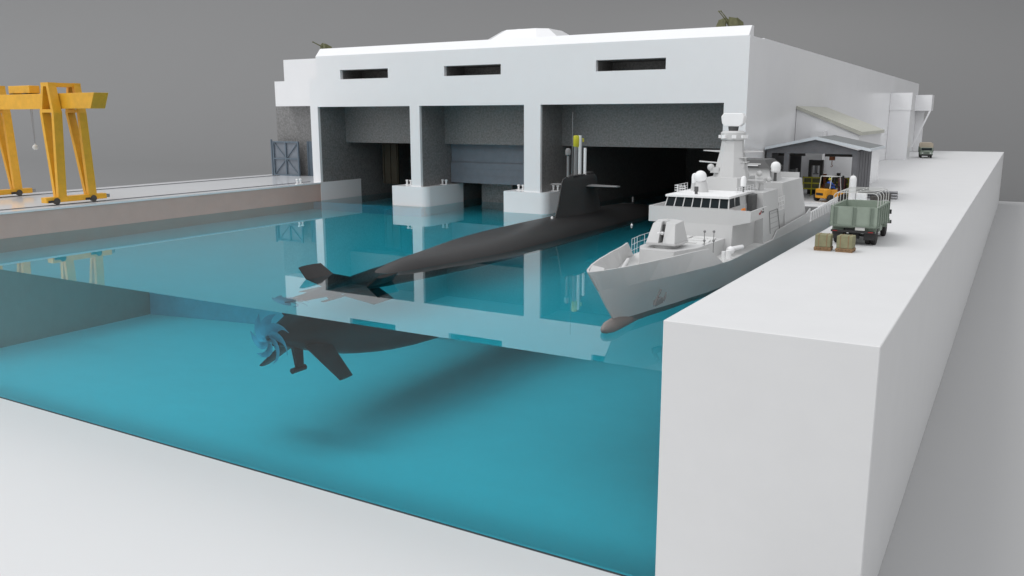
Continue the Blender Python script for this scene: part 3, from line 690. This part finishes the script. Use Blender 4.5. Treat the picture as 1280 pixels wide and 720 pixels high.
m_ = MB(); m_.ball((0, 0, .05), .1); m_.build('float', M['white'], t, smooth=True)
m_ = MB(); m_.cyl((0, 0, .14), (0, 0, .22), .025); m_.build('eye', M['white'], t)

# ------------------------------------------------------------------ warship
XC = -14.35
sh = thing('warship', 'light grey warship with a gun turret and a radar mast moored along the quay', 'warship', (XC, 48, W)); o = (XC, 48, W)
def lerp(a, b_, t): return a + (b_ - a) * t
def curve(pts, y):
    if y <= pts[0][0]: return pts[0][1]
    for (a, va), (b_, vb) in zip(pts, pts[1:]):
        if y <= b_:
            t = (y - a) / (b_ - a); t = t * t * (3 - 2 * t) * .35 + t * .65; return va + (vb - va) * t
    return pts[-1][1]
YE = 70.
# waterlines: height, stem position, half breadths over the distance from the stem
lev = [
    (-2.05, 33.4, [(0, .03), (2, .25), (5, .7), (9, 1.35), (14, 1.8), (24, 1.9), (36.6, 1.6)]),
    (-1.55, 32.9, [(0, .03), (2, .45), (5, 1.05), (9, 1.7), (14, 2.15), (24, 2.3), (37.1, 2.1)]),
    (-.75, 32.0, [(0, .03), (2, .52), (5, 1.15), (9, 1.9), (14, 2.32), (24, 2.42), (38, 2.25)]),
    (.05, 31.2, [(0, .03), (2, .70), (5, 1.5), (8.3, 2.25), (10, 2.48), (24, 2.52), (38.8, 2.4)]),
]
sheer = [(30.2, .03), (30.8, .33), (32.1, .74), (33.57, 1.1), (36.5, 1.62), (38.5, 1.92), (39.3, 2.2), (41, 2.4)]
T = [0, .01, .025, .045, .07, .1, .13, .17, .21, .26, .32, .4, .5, .62, .75, .88, 1]
def hullring(t):
    L_ = [];
    for z, ys0, hb in lev:
        y = ys0 + (YE - ys0) * t; L_.append((curve(hb, (y - ys0)), y, z))
    return [(XC + x, y, z) for x, y, z in L_[::-1]] + [(XC - x, y, z) for x, y, z in L_]
rings = [hullring(t) for t in T]
def sub_rings(i0, i1):       # a band of the hull between two levels, both sides closed across
    n = 4; out = []
    for r in rings:
        rt = r[:4][::-1]; lf = r[4:]
        out.append([lf[k] for k in range(i1, i0 - 1, -1)] + [rt[k] for k in range(i0, i1 + 1)])
    return out
m_ = MB(); m_.loft(sub_rings(1, 3)); m_.build('hull', M['ship'], sh, o=o, smooth=50)
m_ = MB(); m_.loft(sub_rings(0, 1)); m_.build('underwater_hull', M['anti'], sh, o=o, smooth=50)
m_ = MB(); m_.loft([[(XC + r * math.cos(a) * .9, y, -1.76 + dz + r * math.sin(a)) for a in [2 * PI * i / 16 for i in range(16)]] for y, r, dz in ((31.75, .04, .04), (31.9, .2, .03), (32.3, .33, .0), (33.0, .36, 0), (34.3, .34, 0), (36.8, .28, -.05))])
m_.build('bulbous_bow', M['anti'], sh, o=o, smooth=60)
# bow bulwark
def shz(y): return .97 - (y - 30.2) * .008 if y < 39 else max(.07, .90 - (y - 39) / 1.4 * .83)
for s in (1, -1):
    outer, inner = [], []
    yy = [30.2, 30.3, 30.5, 30.8, 31.4, 32.0, 32.8, 33.7, 34.7, 35.7, 36.7, 37.8, 39, 39.7, 40.4]
    rg = []
    for y in yy:
        t = (y - 30.2) / (40.4 - 30.2); yb = 31.2 + (40.4 - 31.2) * t
        xb = curve(lev[3][2], yb - 31.2); xt = curve(sheer, y); zt = shz(y)
        if y > 39: xt = lerp(curve(sheer, 39), curve(lev[3][2], 9.2), (y - 39) / 1.4)
        th = .07
        rg.append([(XC + s * xb, yb, .05), (XC + s * xt, y, zt), (XC + s * max(.005, xt - th), y + .05, zt), (XC + s * max(.005, xb - th), yb + .05, .05)])
    m_ = MB(); m_.loft(rg); m_.build('bulwark', M['ship'], sh, o=o)
m_ = MB(); m_.prism([(XC + .02, 30.28), (XC + curve(sheer, 31.0) - .06, 31.0), (XC + .1, 31.6), (XC - curve(sheer, 32.0) + .06, 32.0)], 'z', .86, .945); m_.build('breasthook', M['ship'], sh, o=o)
# decks
dk = MB()
pts = [(XC + max(.02, curve(lev[3][2], y - 31.2) - .05), y) for y in (31.35, 32, 32.8, 34, 36, 38, 40, 43, 48, 56, 64, 69.9)]
dk.prism(pts + [(2 * XC - x, y) for x, y in pts[::-1]], 'z', .0, .06); dk.build('deck', M['shipdeck'], sh, o=o)
# gun
hull_parts = set(sh.children_recursive)
m_ = MB(); m_.prism([(XC - .95, 37.35), (XC + .75, 37.35), (XC + 1.35, 39), (XC + 1.5, 43.1), (XC - 1.5, 43.1), (XC - 1.35, 38.4)], 'z', .08, .86); m_.build('gun_platform', M['ship'], sh, o=o)
m_ = MB(); m_.lathe([(.62, .86), (.62, .98), (.75, 1.02)], (XC - .15, 38.75, 0), 24); gb = m_.build('gun_turret', M['ship'], sh, o=o, smooth=True)
gx, gy = XC - .15, 38.75
m_ = MB(); m_.frustum([(gx - .72, gy - .8), (gx + .72, gy - .8), (gx + .88, gy - .2), (gx + .8, gy + .9), (gx - .8, gy + .9), (gx - .88, gy - .2)], 1.02,
                      [(gx - .74, gy - .82), (gx + .74, gy - .82), (gx + .9, gy - .2), (gx + .82, gy + .92), (gx - .82, gy + .92), (gx - .9, gy - .2)], 1.12)
for s in (-1, 1):
    m_.hexa([(gx + s * .11, gy - .8, 1.12), (gx + s * .72, gy - .8, 1.12), (gx + s * .8, gy + .85, 1.12), (gx + s * .11, gy + .85, 1.12)][::s],
            [(gx + s * .11, gy - .34, 2.1), (gx + s * .56, gy - .34, 2.0), (gx + s * .64, gy + .55, 2.1), (gx + s * .11, gy + .55, 2.16)][::s])
m_.box(gx - .1, gx + .1, gy - .1, gy + .55, 1.12, 2.14); m_.build('turret_shield', M['ship'], gb, o=o, bevel=.015)
m_ = MB(); m_.cyl((gx, gy - .3, 1.52), (gx, gy - .62, 1.58), .09, .08, 12).cyl((gx, gy - .6, 1.575), (gx, gy - 1.1, 1.66), .05, .045, 12); m_.build('barrel', M['white'], gb, o=o, smooth=True)
m_ = MB(); m_.box(gx - .105, gx + .105, gy - .25, gy - .15, 1.13, 1.95); m_.build('barrel_slot', M['dark'], gb, o=o)
# foredeck fittings
m_ = MB(); m_.cyl((XC + .15, 31.6, .08), (XC + .15, 31.6, .5), .12).cyl((XC + .15, 31.6, .5), (XC + .15, 31.6, .56), .17).cyl((XC - .3, 33.4, .08), (XC - .3, 33.4, .55), .16)
m_.tube([(XC + .1, 32.6, .5), (XC - .2, 34.2, .85)], .1, 10).box(XC - .25, XC + .25, 33.5, 34.3, .08, .5); m_.build('windlass', M['ship'], sh, o=o, smooth=True)
m_ = MB(); m_.tube([(-12.86, 34.45, -.3), (-12.98, 34.2, -.75)], .05).hexa([(-13.0, 33.85, -.95), (-12.86, 33.85, -.95), (-12.8, 34.6, -.9), (-12.95, 34.6, -.9)], [(-12.99, 33.95, -.7), (-12.86, 33.95, -.7), (-12.8, 34.5, -.65), (-12.93, 34.5, -.65)])
m_.tube([(-12.9, 33.8, -.9), (-12.84, 34.0, -.5)], .04).tube([(-12.78, 34.6, -.85), (-12.72, 34.75, -.45)], .04); m_.build('anchor', M['subgrey'], sh, o=o)
m_ = MB()
for k in range(3):
    for j in range(2): m_.box(XC - .9 + j * .95, XC - .1 + j * .95, 40.2 + k * .85, 40.9 + k * .85, .861, .93)
for k in range(3): m_.prism([(40.1 + k * .9, .861), (40.6 + k * .9, .861), (40.6 + k * .9, .97), ], 'x', XC + .2, XC + 1.2)
m_.build('missile_hatch', M['shipdeck'], sh, o=o)
# superstructure
m_ = MB(); m_.hexa([(XC - 2.3, 42.8, .08), (XC + 1.85, 42.8, .08), (XC + 1.85, 48, .08), (XC - 2.3, 48, .08)], [(XC - 2.3, 43.0, 1.55), (XC + 1.85, 43.0, 1.55), (XC + 1.85, 48, 1.55), (XC - 2.3, 48, 1.55)])
m_.build('deckhouse', M['ship'], sh, o=o)
m_ = MB()
m_.prism([(XC - 2.75, 1.52), (XC + 1.85, 1.52), (XC + 2.75, 1.75), (XC + 2.75, 2.3), (XC + 2.68, 2.3), (XC + 2.68, 1.95), (XC + 1.85, 1.95), (XC + 1.85, 2.36), (XC - 1.95, 2.36), (XC - 2.75, 2.36)], 'y', 43.0, 43.07)
m_.prism([(XC - 2.75, 1.52), (XC + 1.85, 1.52), (XC + 2.75, 1.75), (XC + 2.75, 1.9), (XC - 2.75, 1.9)], 'y', 43.07, 46.2)
m_.box(XC + 2.68, XC + 2.75, 43.07, 46.2, 1.9, 2.3).box(XC - 2.75, XC - 2.68, 43.07, 46.2, 1.9, 2.36)
m_.box(XC + 1.85, XC + 2.68, 43.0, 43.07, 1.95, 2.33); m_.build('bridge_wing', M['ship'], sh, o=o)
m_ = MB(); m_.box(XC - 1.9, XC + 1.6, 43.08, 47.8, 1.9, 2.37); m_.build('bridge_wall', M['ship'], sh, o=o)
# window band: white mullions over dark panes
xa, xb = XC - 1.9, XC + 1.58
m_ = MB(); m_.hexa([(xa + .02, 43.13, 2.37), (xb - .02, 43.13, 2.37), (xb - .02, 47.6, 2.37), (xa + .02, 47.6, 2.37)], [(xa + .1, 43.33, 2.86), (xb - .08, 43.33, 2.86), (xb - .08, 47.6, 2.86), (xa + .1, 47.6, 2.86)]); wh = m_.build('wheelhouse', M['ship'], sh, o=o)
m_ = MB(); mu = MB(); n = 7
m_.hexa([(xa + .05, 43.105, 2.385), (xb - .05, 43.105, 2.385), (xb - .05, 43.125, 2.385), (xa + .05, 43.125, 2.385)], [(xa + .12, 43.305, 2.86), (xb - .1, 43.305, 2.86), (xb - .1, 43.325, 2.86), (xa + .12, 43.325, 2.86)])
for y0, y1 in ((43.3, 44.2), (44.3, 45.2)):
    m_.hexa([(xb - .018, y0, 2.39), (xb - .006, y0, 2.39), (xb - .006, y1, 2.39), (xb - .018, y1, 2.39)], [(xb - .078, y0 + .15, 2.85), (xb - .066, y0 + .15, 2.85), (xb - .066, y1, 2.85), (xb - .078, y1, 2.85)])
m_.build('window', M['glass'], wh, o=o)
for k in range(n + 1):
    xk = lerp(xa + .03, xb - .03, k / n); xk2 = lerp(xa + .1, xb - .08, k / n)
    mu.hexa([(xk - .025, 43.08, 2.37), (xk + .025, 43.08, 2.37), (xk + .025, 43.12, 2.37), (xk - .025, 43.12, 2.37)], [(xk2 - .025, 43.28, 2.87), (xk2 + .025, 43.28, 2.87), (xk2 + .025, 43.32, 2.87), (xk2 - .025, 43.32, 2.87)])
mu.build('mullion', M['ship'], wh, o=o)
m_ = MB(); m_.prism([(xa, 43.18), (xb - .02, 43.18), (xb + .02, 47.9), (xa - .02, 47.9)], 'z', 2.87, 2.98); m_.build('bridge_roof', M['white'], sh, o=o)
m_ = MB(); m_.hexa([(XC - 2.3, 48.01, .08), (XC + 2.4, 47.2, .08), (XC + 2.4, 51, .08), (XC - 2.3, 51, .08)], [(XC - 2.1, 48.01, 2.9), (XC + 2.2, 47.35, 2.9), (XC + 2.2, 50.7, 2.9), (XC - 2.1, 50.7, 2.9)]); m_.build('mid_house', M['ship'], sh, o=o)
m_ = MB(); m_.box(XC + 1.62, XC + 1.9, 46.4, 47.3, 1.95, 2.85).box(XC + 1.3, XC + 1.95, 48.0, 48.4, .25, 1.4); m_.build('side_door', M['dark'], sh, o=o)
m_ = MB(); m_.box(XC - 2.1, XC + 2.2, 51.0, 53.0, .08, 1.55); m_.build('boat_deck', M['ship'], sh, o=o)
m_ = MB(); m_.hexa([(XC - 2.25, 53.0, .08), (XC + 2.38, 52.6, .08), (XC + 2.38, 58.4, .08), (XC - 2.25, 58.4, .08)], [(XC - 2.0, 53.0, 3.1), (XC + 2.0, 52.6, 3.1), (XC + 2.0, 57.9, 3.1), (XC - 2.0, 57.9, 3.1)]); m_.build('hangar', M['ship'], sh, o=o)
m_ = MB(); m_.box(XC - 1.9, XC + 1.85, 57.75, 57.9, 3.1, 3.45); m_.build('hangar_coaming', M['ship'], sh, o=o)
# funnel
m_ = MB(); m_.hexa([(XC - 1.3, 53.75, 3.1), (XC + 1.0, 53.75, 3.1), (XC + 1.0, 56.6, 3.1), (XC - 1.3, 56.6, 3.1)], [(XC - 1.2, 53.85, 3.88), (XC + .86, 53.85, 3.88), (XC + .86, 56.5, 3.88), (XC - 1.2, 56.5, 3.88)]); fu = m_.build('funnel', M['ship'], sh, o=o)
m_ = MB(); m_.hexa([(XC - 1.32, 53.65, 3.89), (XC + 1.0, 53.65, 3.89), (XC + 1.0, 56.7, 3.89), (XC - 1.32, 56.7, 3.89)], [(XC - 1.2, 53.9, 4.38), (XC + .5, 53.9, 4.38), (XC + .5, 56.5, 4.38), (XC - 1.2, 56.5, 4.38)]); m_.build('funnel_cap', M['dark'], fu, o=o)
m_ = MB(); m_.box(XC - 1.1, XC + .2, 53.6, 53.68, 4.02, 4.09); m_.build('funnel_stripe', M['white'], fu, o=o)
# mast
ym = 48.6; xm = XC + 0.02
m_ = MB(); m_.frustum([(xm - 1.05, ym - 1.7), (xm + .85, ym - 1.7), (xm + 1.05, ym - 1.2), (xm + 1.05, ym + 1.5), (xm - 1.05, ym + 1.5)], 2.98, [(xm - .98, ym - 1.6), (xm + .8, ym - 1.6), (xm + .98, ym - 1.15), (xm + .98, ym + 1.45), (xm - .98, ym + 1.45)], 3.68); m_.build('mast_house', M['ship'], sh, o=o)
def oct_(x, y, r, k=.42): return [(x - r, y - r * k), (x - r * k, y - r), (x + r * k, y - r), (x + r, y - r * k), (x + r, y + r * k), (x + r * k, y + r), (x - r * k, y + r), (x - r, y + r * k)]
m_ = MB(); m_.frustum(oct_(xm, ym, .95), 3.68, oct_(xm, ym, .64), 5.1).frustum(oct_(xm, ym, .64), 5.1, oct_(xm, ym, .57), 5.72); ms = m_.build('mast', M['ship'], sh, o=o)
m_ = MB(); m_.lathe([(.57, 5.72), (.69, 5.78), (.69, 6.15), (.56, 6.25)], (xm, ym, 0), 20); rg_ = m_.build('mast_ring', M['ship'], ms, o=o, smooth=True)
for k in range(8):
    a = k * PI / 4 + .35; m_ = MB(); Mx = Matrix.Translation((xm + .69 * math.cos(a), ym + .69 * math.sin(a), 5.92)) @ Matrix.Rotation(a, 4, 'Z'); m_.box(-.02, .12, -.12, .12, -.08, .1, Mx); m_.build('sensor_box', M['white'], rg_, o=o)
m_ = MB(); m_.cyl((xm, ym, 6.25), (xm, ym, 6.5), .26, .3); m_.build('radar_pedestal', M['dark'], ms, o=o, smooth=True)
m_ = MB()
def rr(w_, z): return [(xm - w_, ym - .34), (xm + w_, ym - .34), (xm + w_, ym + .3), (xm - w_, ym + .3)]
m_.prism([(xm - .45, 6.5), (xm + .42, 6.5), (xm + .6, 6.68), (xm + .66, 7.05), (xm + .52, 7.24), (xm - .52, 7.24), (xm - .66, 7.05), (xm - .6, 6.68)], 'y', ym - .3, ym + .3); m_.build('radar', M['white'], ms, o=o, bevel=.04)
m_ = MB(); m_.hexa([(xm - 1.7, ym - .02, 5.1), (xm - .4, ym - .12, 5.02), (xm - .4, ym + .12, 5.02), (xm - 1.7, ym + .03, 5.1)], [(xm - 1.7, ym - .02, 5.15), (xm - .4, ym - .12, 5.15), (xm - .4, ym + .12, 5.15), (xm - 1.7, ym + .03, 5.15)]); m_.build('yard', M['ship'], ms, o=o); m_ = MB()
m_.hexa([(xm + .4, ym - .12, 5.02), (xm + 1.75, ym - .02, 5.1), (xm + 1.75, ym + .03, 5.1), (xm + .4, ym + .12, 5.02)], [(xm + .4, ym - .12, 5.15), (xm + 1.75, ym - .02, 5.15), (xm + 1.75, ym + .03, 5.15), (xm + .4, ym + .12, 5.15)])
m_.build('yard', M['ship'], ms, o=o); m_ = MB(); m_.tube([(xm - .5, ym - .2, 4.42), (xm - 1.85, ym - .2, 4.5)], .045, 6); m_.build('yard', M['ship'], ms, o=o); m_ = MB(); m_.tube([(xm + .6, ym - .2, 4.42), (xm + 1.7, ym - .2, 4.42)], .035, 6); m_.build('yard', M['ship'], ms, o=o)
m_ = MB(); m_.box(xm + .5, xm + 1.0, ym - .5, ym, 4.5, 4.55).box(xm + .5, xm + .95, ym - .5, ym - .1, 4.75, 4.78).cyl((xm + .75, ym - .35, 4.2), (xm + .75, ym - .35, 4.5), .1)
m_.build('sensor_platform', M['ship'], ms, o=o); m_ = MB(); m_.ball((xm - 1.0, ym - .7, 4.2), .2).box(xm - 1.0, xm - .5, ym - .8, ym - .5, 3.9, 4.2); m_.build('tracking_sensor', M['ship'], ms, o=o)
# domes, directors and rails on the bridge roof
m_ = MB(); m_.cyl((XC - .75, 45.6, 2.98), (XC - .75, 45.6, 3.55), .42, .28, 16); fd = m_.build('dome_pedestal', M['ship'], sh, o=o, smooth=True)
m_ = MB(); m_.ball((XC - .78, 45.5, 3.82), .33, 20, 12); m_.build('radome', M['white'], fd, o=o, smooth=True)
m_ = MB(); m_.cyl((XC - 1.35, 46.2, 2.98), (XC - 1.35, 46.2, 3.4), .2, .16, 12); fd = m_.build('dome_pedestal', M['ship'], sh, o=o, smooth=True)
m_ = MB(); m_.lathe([(.15, 3.4), (.16, 3.75), (.12, 3.9), (.01, 3.96)], (XC - 1.35, 46.2, 0), 14); m_.build('radome', M['white'], fd, o=o, smooth=True)
m_ = MB(); m_.cyl((XC + 1.3, 46.6, 2.98), (XC + 1.3, 46.6, 3.3), .06); fd = m_.build('dome_pedestal', M['dark'], sh, o=o)
m_ = MB(); m_.lathe([(.15, 3.3), (.16, 3.62), (.12, 3.8), (.01, 3.86)], (XC + 1.3, 46.6, 0), 14); m_.build('radome', M['white'], fd, o=o, smooth=True)
m_ = MB(); m_.cyl((XC + 1.22, 53.95, 3.1), (XC + 1.22, 53.95, 3.75), .1, .08); fd = m_.build('dome_pedestal', M['dark'], sh, o=o, smooth=True)
m_ = MB(); m_.lathe([(.2, 3.64), (.29, 3.72), (.31, 3.98), (.26, 4.18), (.14, 4.28), (.01, 4.31)], (XC + 1.22, 53.95, 0), 18); m_.build('radome', M['white'], fd, o=o, smooth=True)
m_ = MB(); m_.box(XC - .62, XC - .42, 44.05, 44.15, 3.12, 3.38).cyl((XC - .52, 44.1, 2.98), (XC - .52, 44.1, 3.12), .08); m_.build('searchlight', M['dark'], sh, o=o)
m_ = MB(); m_.cyl((XC + 1.6, 49.2, 2.9), (XC + 1.6, 49.2, 3.3), .14).box(XC + 1.4, XC + 1.8, 49.0, 49.4, 3.3, 3.6).ball((XC + 1.5, 49.1, 3.85), .17).cyl((XC + 1.75, 48.9, 3.45), (XC + 1.0, 48.4, 3.5), .06).ball((XC + 1.95, 49.5, 3.5), .16); m_.build('optical_director', M['ship'], sh, o=o, smooth=True)
def rail(pts, hgt, n, name='railing', bars=3):
    m = MB(); pts = [Vector(p) for p in pts]
    for k in range(1, bars + 1):
        m.tube([p + Vector((0, 0, hgt * k / bars)) for p in pts], .012, 5)
    for a, b_ in zip(pts, pts[1:]):
        for k in range(n + 1): p = a.lerp(b_, k / n); m.tube([p, p + Vector((0, 0, hgt))], .013, 5)
    return m.build(name, M['white'], sh, o=o)
rail([(XC - 1.85, 46.5, 2.98), (XC - 1.85, 44.4, 2.98), (XC - 1.1, 44.0, 2.98)], .4, 4)
rail([(XC + 1.5, 44.6, 2.98), (XC + 1.55, 47.7, 2.98)], .35, 6)
rail([(XC - curve(lev[3][2], 8.6), 39.6, .08), (XC - 2.42, 41, .08), (XC - 2.45, 43, .08)], .9, 3)
rail([(XC + 2.2, 51.0, 1.56), (XC + 2.2, 52.5, 1.56)], .8, 4)
m_ = MB(); m_.box(XC + 1.0, XC + 1.9, 51.2, 52.4, 1.56, 1.9).cyl((XC + 1.2, 51.3, 2.0), (XC + 1.2, 52.4, 2.0), .2); m_.build('life_raft', M['dark'], sh, o=o, smooth=True)
m_ = MB(); m_.tube([(XC + 2.42, 48.6, .5), (XC + 2.3, 48.6, 1.75), (XC + 2.3, 50.5, 1.75), (XC + 2.42, 50.9, .35)], .02, 5)
for z in (.75, 1.05, 1.35, 1.6): m_.tube([(XC + 2.44 - z * .07, 48.6, z), (XC + 2.44 - z * .07, 50.7, z)], .008, 5)
m_.build('boarding_ladder', M['subgrey'], sh, o=o)
m_ = MB()
for y in (43.5, 43.8):
    m_.lathe([(.06, -.05), (.14, -.05), (.17, 0), (.14, .05), (.06, .05)], (XC + 2.1, y + .3, 2.2), 14, 'x').box(XC + 2.02, XC + 2.18, y + .08, y + .38, 1.9, 2.05)
m_.build('lifebuoy', M['orange'], sh, o=o, smooth=True)
m_ = MB(); m_.box(XC + 2.752, XC + 2.758, 44.6, 45.0, 1.98, 2.1).box(XC + 2.752, XC + 2.758, 44.9, 45.1, 2.1, 2.18); m_.build('badge', M['red'], sh, o=o)
m_ = MB()
for k in range(4): m_.box(XC + 2.752, XC + 2.758, 45.1 + k * .13, 45.19 + k * .13, 2.02, 2.12)
m_.box(XC + 2.752, XC + 2.758, 45.3, 45.5, 2.18, 2.26); m_.build('lettering', M['dark'], sh, o=o)
# deck gear beside the deckhouse
m_ = MB(); m_.cyl((XC + 2.15, 40.6, .08), (XC + 2.15, 40.6, .55), .1).build('bollard', M['white'], sh, o=o, smooth=True); m_ = MB(); m_.cyl((XC + 2.2, 41.3, .08), (XC + 2.2, 41.3, .5), .14); m_.build('bollard', M['white'], sh, o=o, smooth=True); m_ = MB(); m_.tube([(XC + 1.9, 42.2, .4), (XC + 2.35, 43.2, .45)], .12, 10).ball((XC + 2.1, 42.0, .42), .2); m_.build('life_raft_tube', M['white'], sh, o=o, smooth=True)
m_ = MB()
for x, y in ((1.35, 40.0), (1.75, 40.2)): m_.tube([(XC + x, y, .08), (XC + x, y, 1.5)], .02, 5).ball((XC + x, y, 1.55), .07, 8, 6).ball((XC + x, y, 1.1), .07, 8, 6)
m_.build('jack_post', M['subgrey'], sh, o=o, smooth=True)
# side bulwark aft and stern rail
m_ = MB(); m_.prism([(49.5, .0), (59.4, .0), (59.4, .98), (58.2, .72), (50.5, .50)], 'x', XC + 2.43, XC + 2.49); m_.build('side_bulwark', M['ship'], sh, o=o)
m_ = MB(); m_.prism([(60.0, .0), (69.8, .0), (69.8, .95), (60.0, .68)], 'x', XC + 2.36, XC + 2.42); m_.build('stern_bulwark', M['white'], sh, o=o)
m_ = MB(); m_.box(XC - 2.3, XC + 2.36, 69.6, 69.66, .05, .3); m_.build('stern_bulwark', M['white'], sh, o=o)
for k in range(15):
    m_ = MB(); m_.box(XC + 2.42, XC + 2.46, 60.4 + k * .6, 60.47 + k * .6, .05, .66); m_.build('rail_post', M['ship'], sh, o=o)
m_ = MB(); m_.box(XC - 2.2, XC + 2.2, 60, 69.5, .061, .09); m_.build('flight_deck', M['dark'], sh, o=o)

for ch in sh.children:
    if ch not in hull_parts and not ch.name.startswith(('anchor', 'side_bulwark', 'stern', 'flight', 'rail_post')): ch.location = (0, .55, -.05)
# ------------------------------------------------------------------ camera, light
cam = bpy.data.cameras.new('Camera'); co = bpy.data.objects.new('Camera', cam); col.objects.link(co)
F = 1070.34; yaw, pitch, roll = R(30.5468), R(11.2933), R(-.1211)
cam.sensor_width = 36; cam.lens = 36 * F / 1280; cam.clip_end = 4000; cam.clip_start = .1
fw = Vector((-math.sin(yaw) * math.cos(pitch), math.cos(yaw) * math.cos(pitch), -math.sin(pitch)))
rt = Vector((math.cos(yaw), math.sin(yaw), 0)); up = rt.cross(fw)
rt2 = math.cos(roll) * rt + math.sin(roll) * up; up2 = -math.sin(roll) * rt + math.cos(roll) * up
co.matrix_world = Matrix(((rt2.x, up2.x, -fw.x, 0), (rt2.y, up2.y, -fw.y, 0), (rt2.z, up2.z, -fw.z, 7), (0, 0, 0, 1)))
sc.camera = co

SUN_EL, SUN_AZ = R(56), R(-135)          # azimuth measured from +Y towards +X
sun = bpy.data.lights.new('Sun', 'SUN'); sun.energy = .6; sun.angle = R(16); sun.color = (1, .985, .96)
so = bpy.data.objects.new('Sun', sun); col.objects.link(so)
to_sun = Vector((math.sin(SUN_AZ) * math.cos(SUN_EL), math.cos(SUN_AZ) * math.cos(SUN_EL), math.sin(SUN_EL)))
so.rotation_euler = to_sun.to_track_quat('Z', 'Y').to_euler(); so.location = (-60, -60, 120)
wd = bpy.data.worlds.new('World'); sc.world = wd; wd.use_nodes = True
nt = wd.node_tree; bg = nt.nodes['Background']
sk = nt.nodes.new('ShaderNodeTexSky'); sk.sky_type = 'NISHITA'; sk.sun_disc = False; sk.sun_elevation = SUN_EL; sk.sun_rotation = SUN_AZ
sk.air_density = 1.0; sk.dust_density = 0.0; sk.ozone_density = 1.0
hs = nt.nodes.new('ShaderNodeHueSaturation'); hs.inputs['Saturation'].default_value = .06
# overcast: the zenith about three times as bright as the horizon
tc = nt.nodes.new('ShaderNodeTexCoord'); sx = nt.nodes.new('ShaderNodeSeparateXYZ'); mr = nt.nodes.new('ShaderNodeMapRange')
mr.inputs['From Min'].default_value = 0; mr.inputs['From Max'].default_value = 1; mr.inputs['To Min'].default_value = .31; mr.inputs['To Max'].default_value = 2.58
vm = nt.nodes.new('ShaderNodeVectorMath'); vm.operation = 'SCALE'
nt.links.new(tc.outputs['Generated'], sx.inputs[0]); nt.links.new(sx.outputs['Z'], mr.inputs['Value'])
nt.links.new(sk.outputs[0], hs.inputs['Color']); nt.links.new(hs.outputs[0], vm.inputs[0]); nt.links.new(mr.outputs[0], vm.inputs['Scale']); nt.links.new(vm.outputs[0], bg.inputs[0]); bg.inputs[1].default_value = .15
vs = sc.view_settings; sc.display_settings.display_device = 'sRGB'
vs.view_transform = 'Standard'; vs.look = 'None'; vs.exposure = 0.04; vs.gamma = 1; vs.use_curve_mapping = False
cy_ = sc.cycles; cy_.max_bounces = 12; cy_.diffuse_bounces = 2; cy_.glossy_bounces = 4; cy_.transmission_bounces = 10; cy_.transparent_max_bounces = 8
cy_.caustics_reflective = True; cy_.caustics_refractive = True; cy_.sample_clamp_indirect = 6
cy_.use_denoising = True
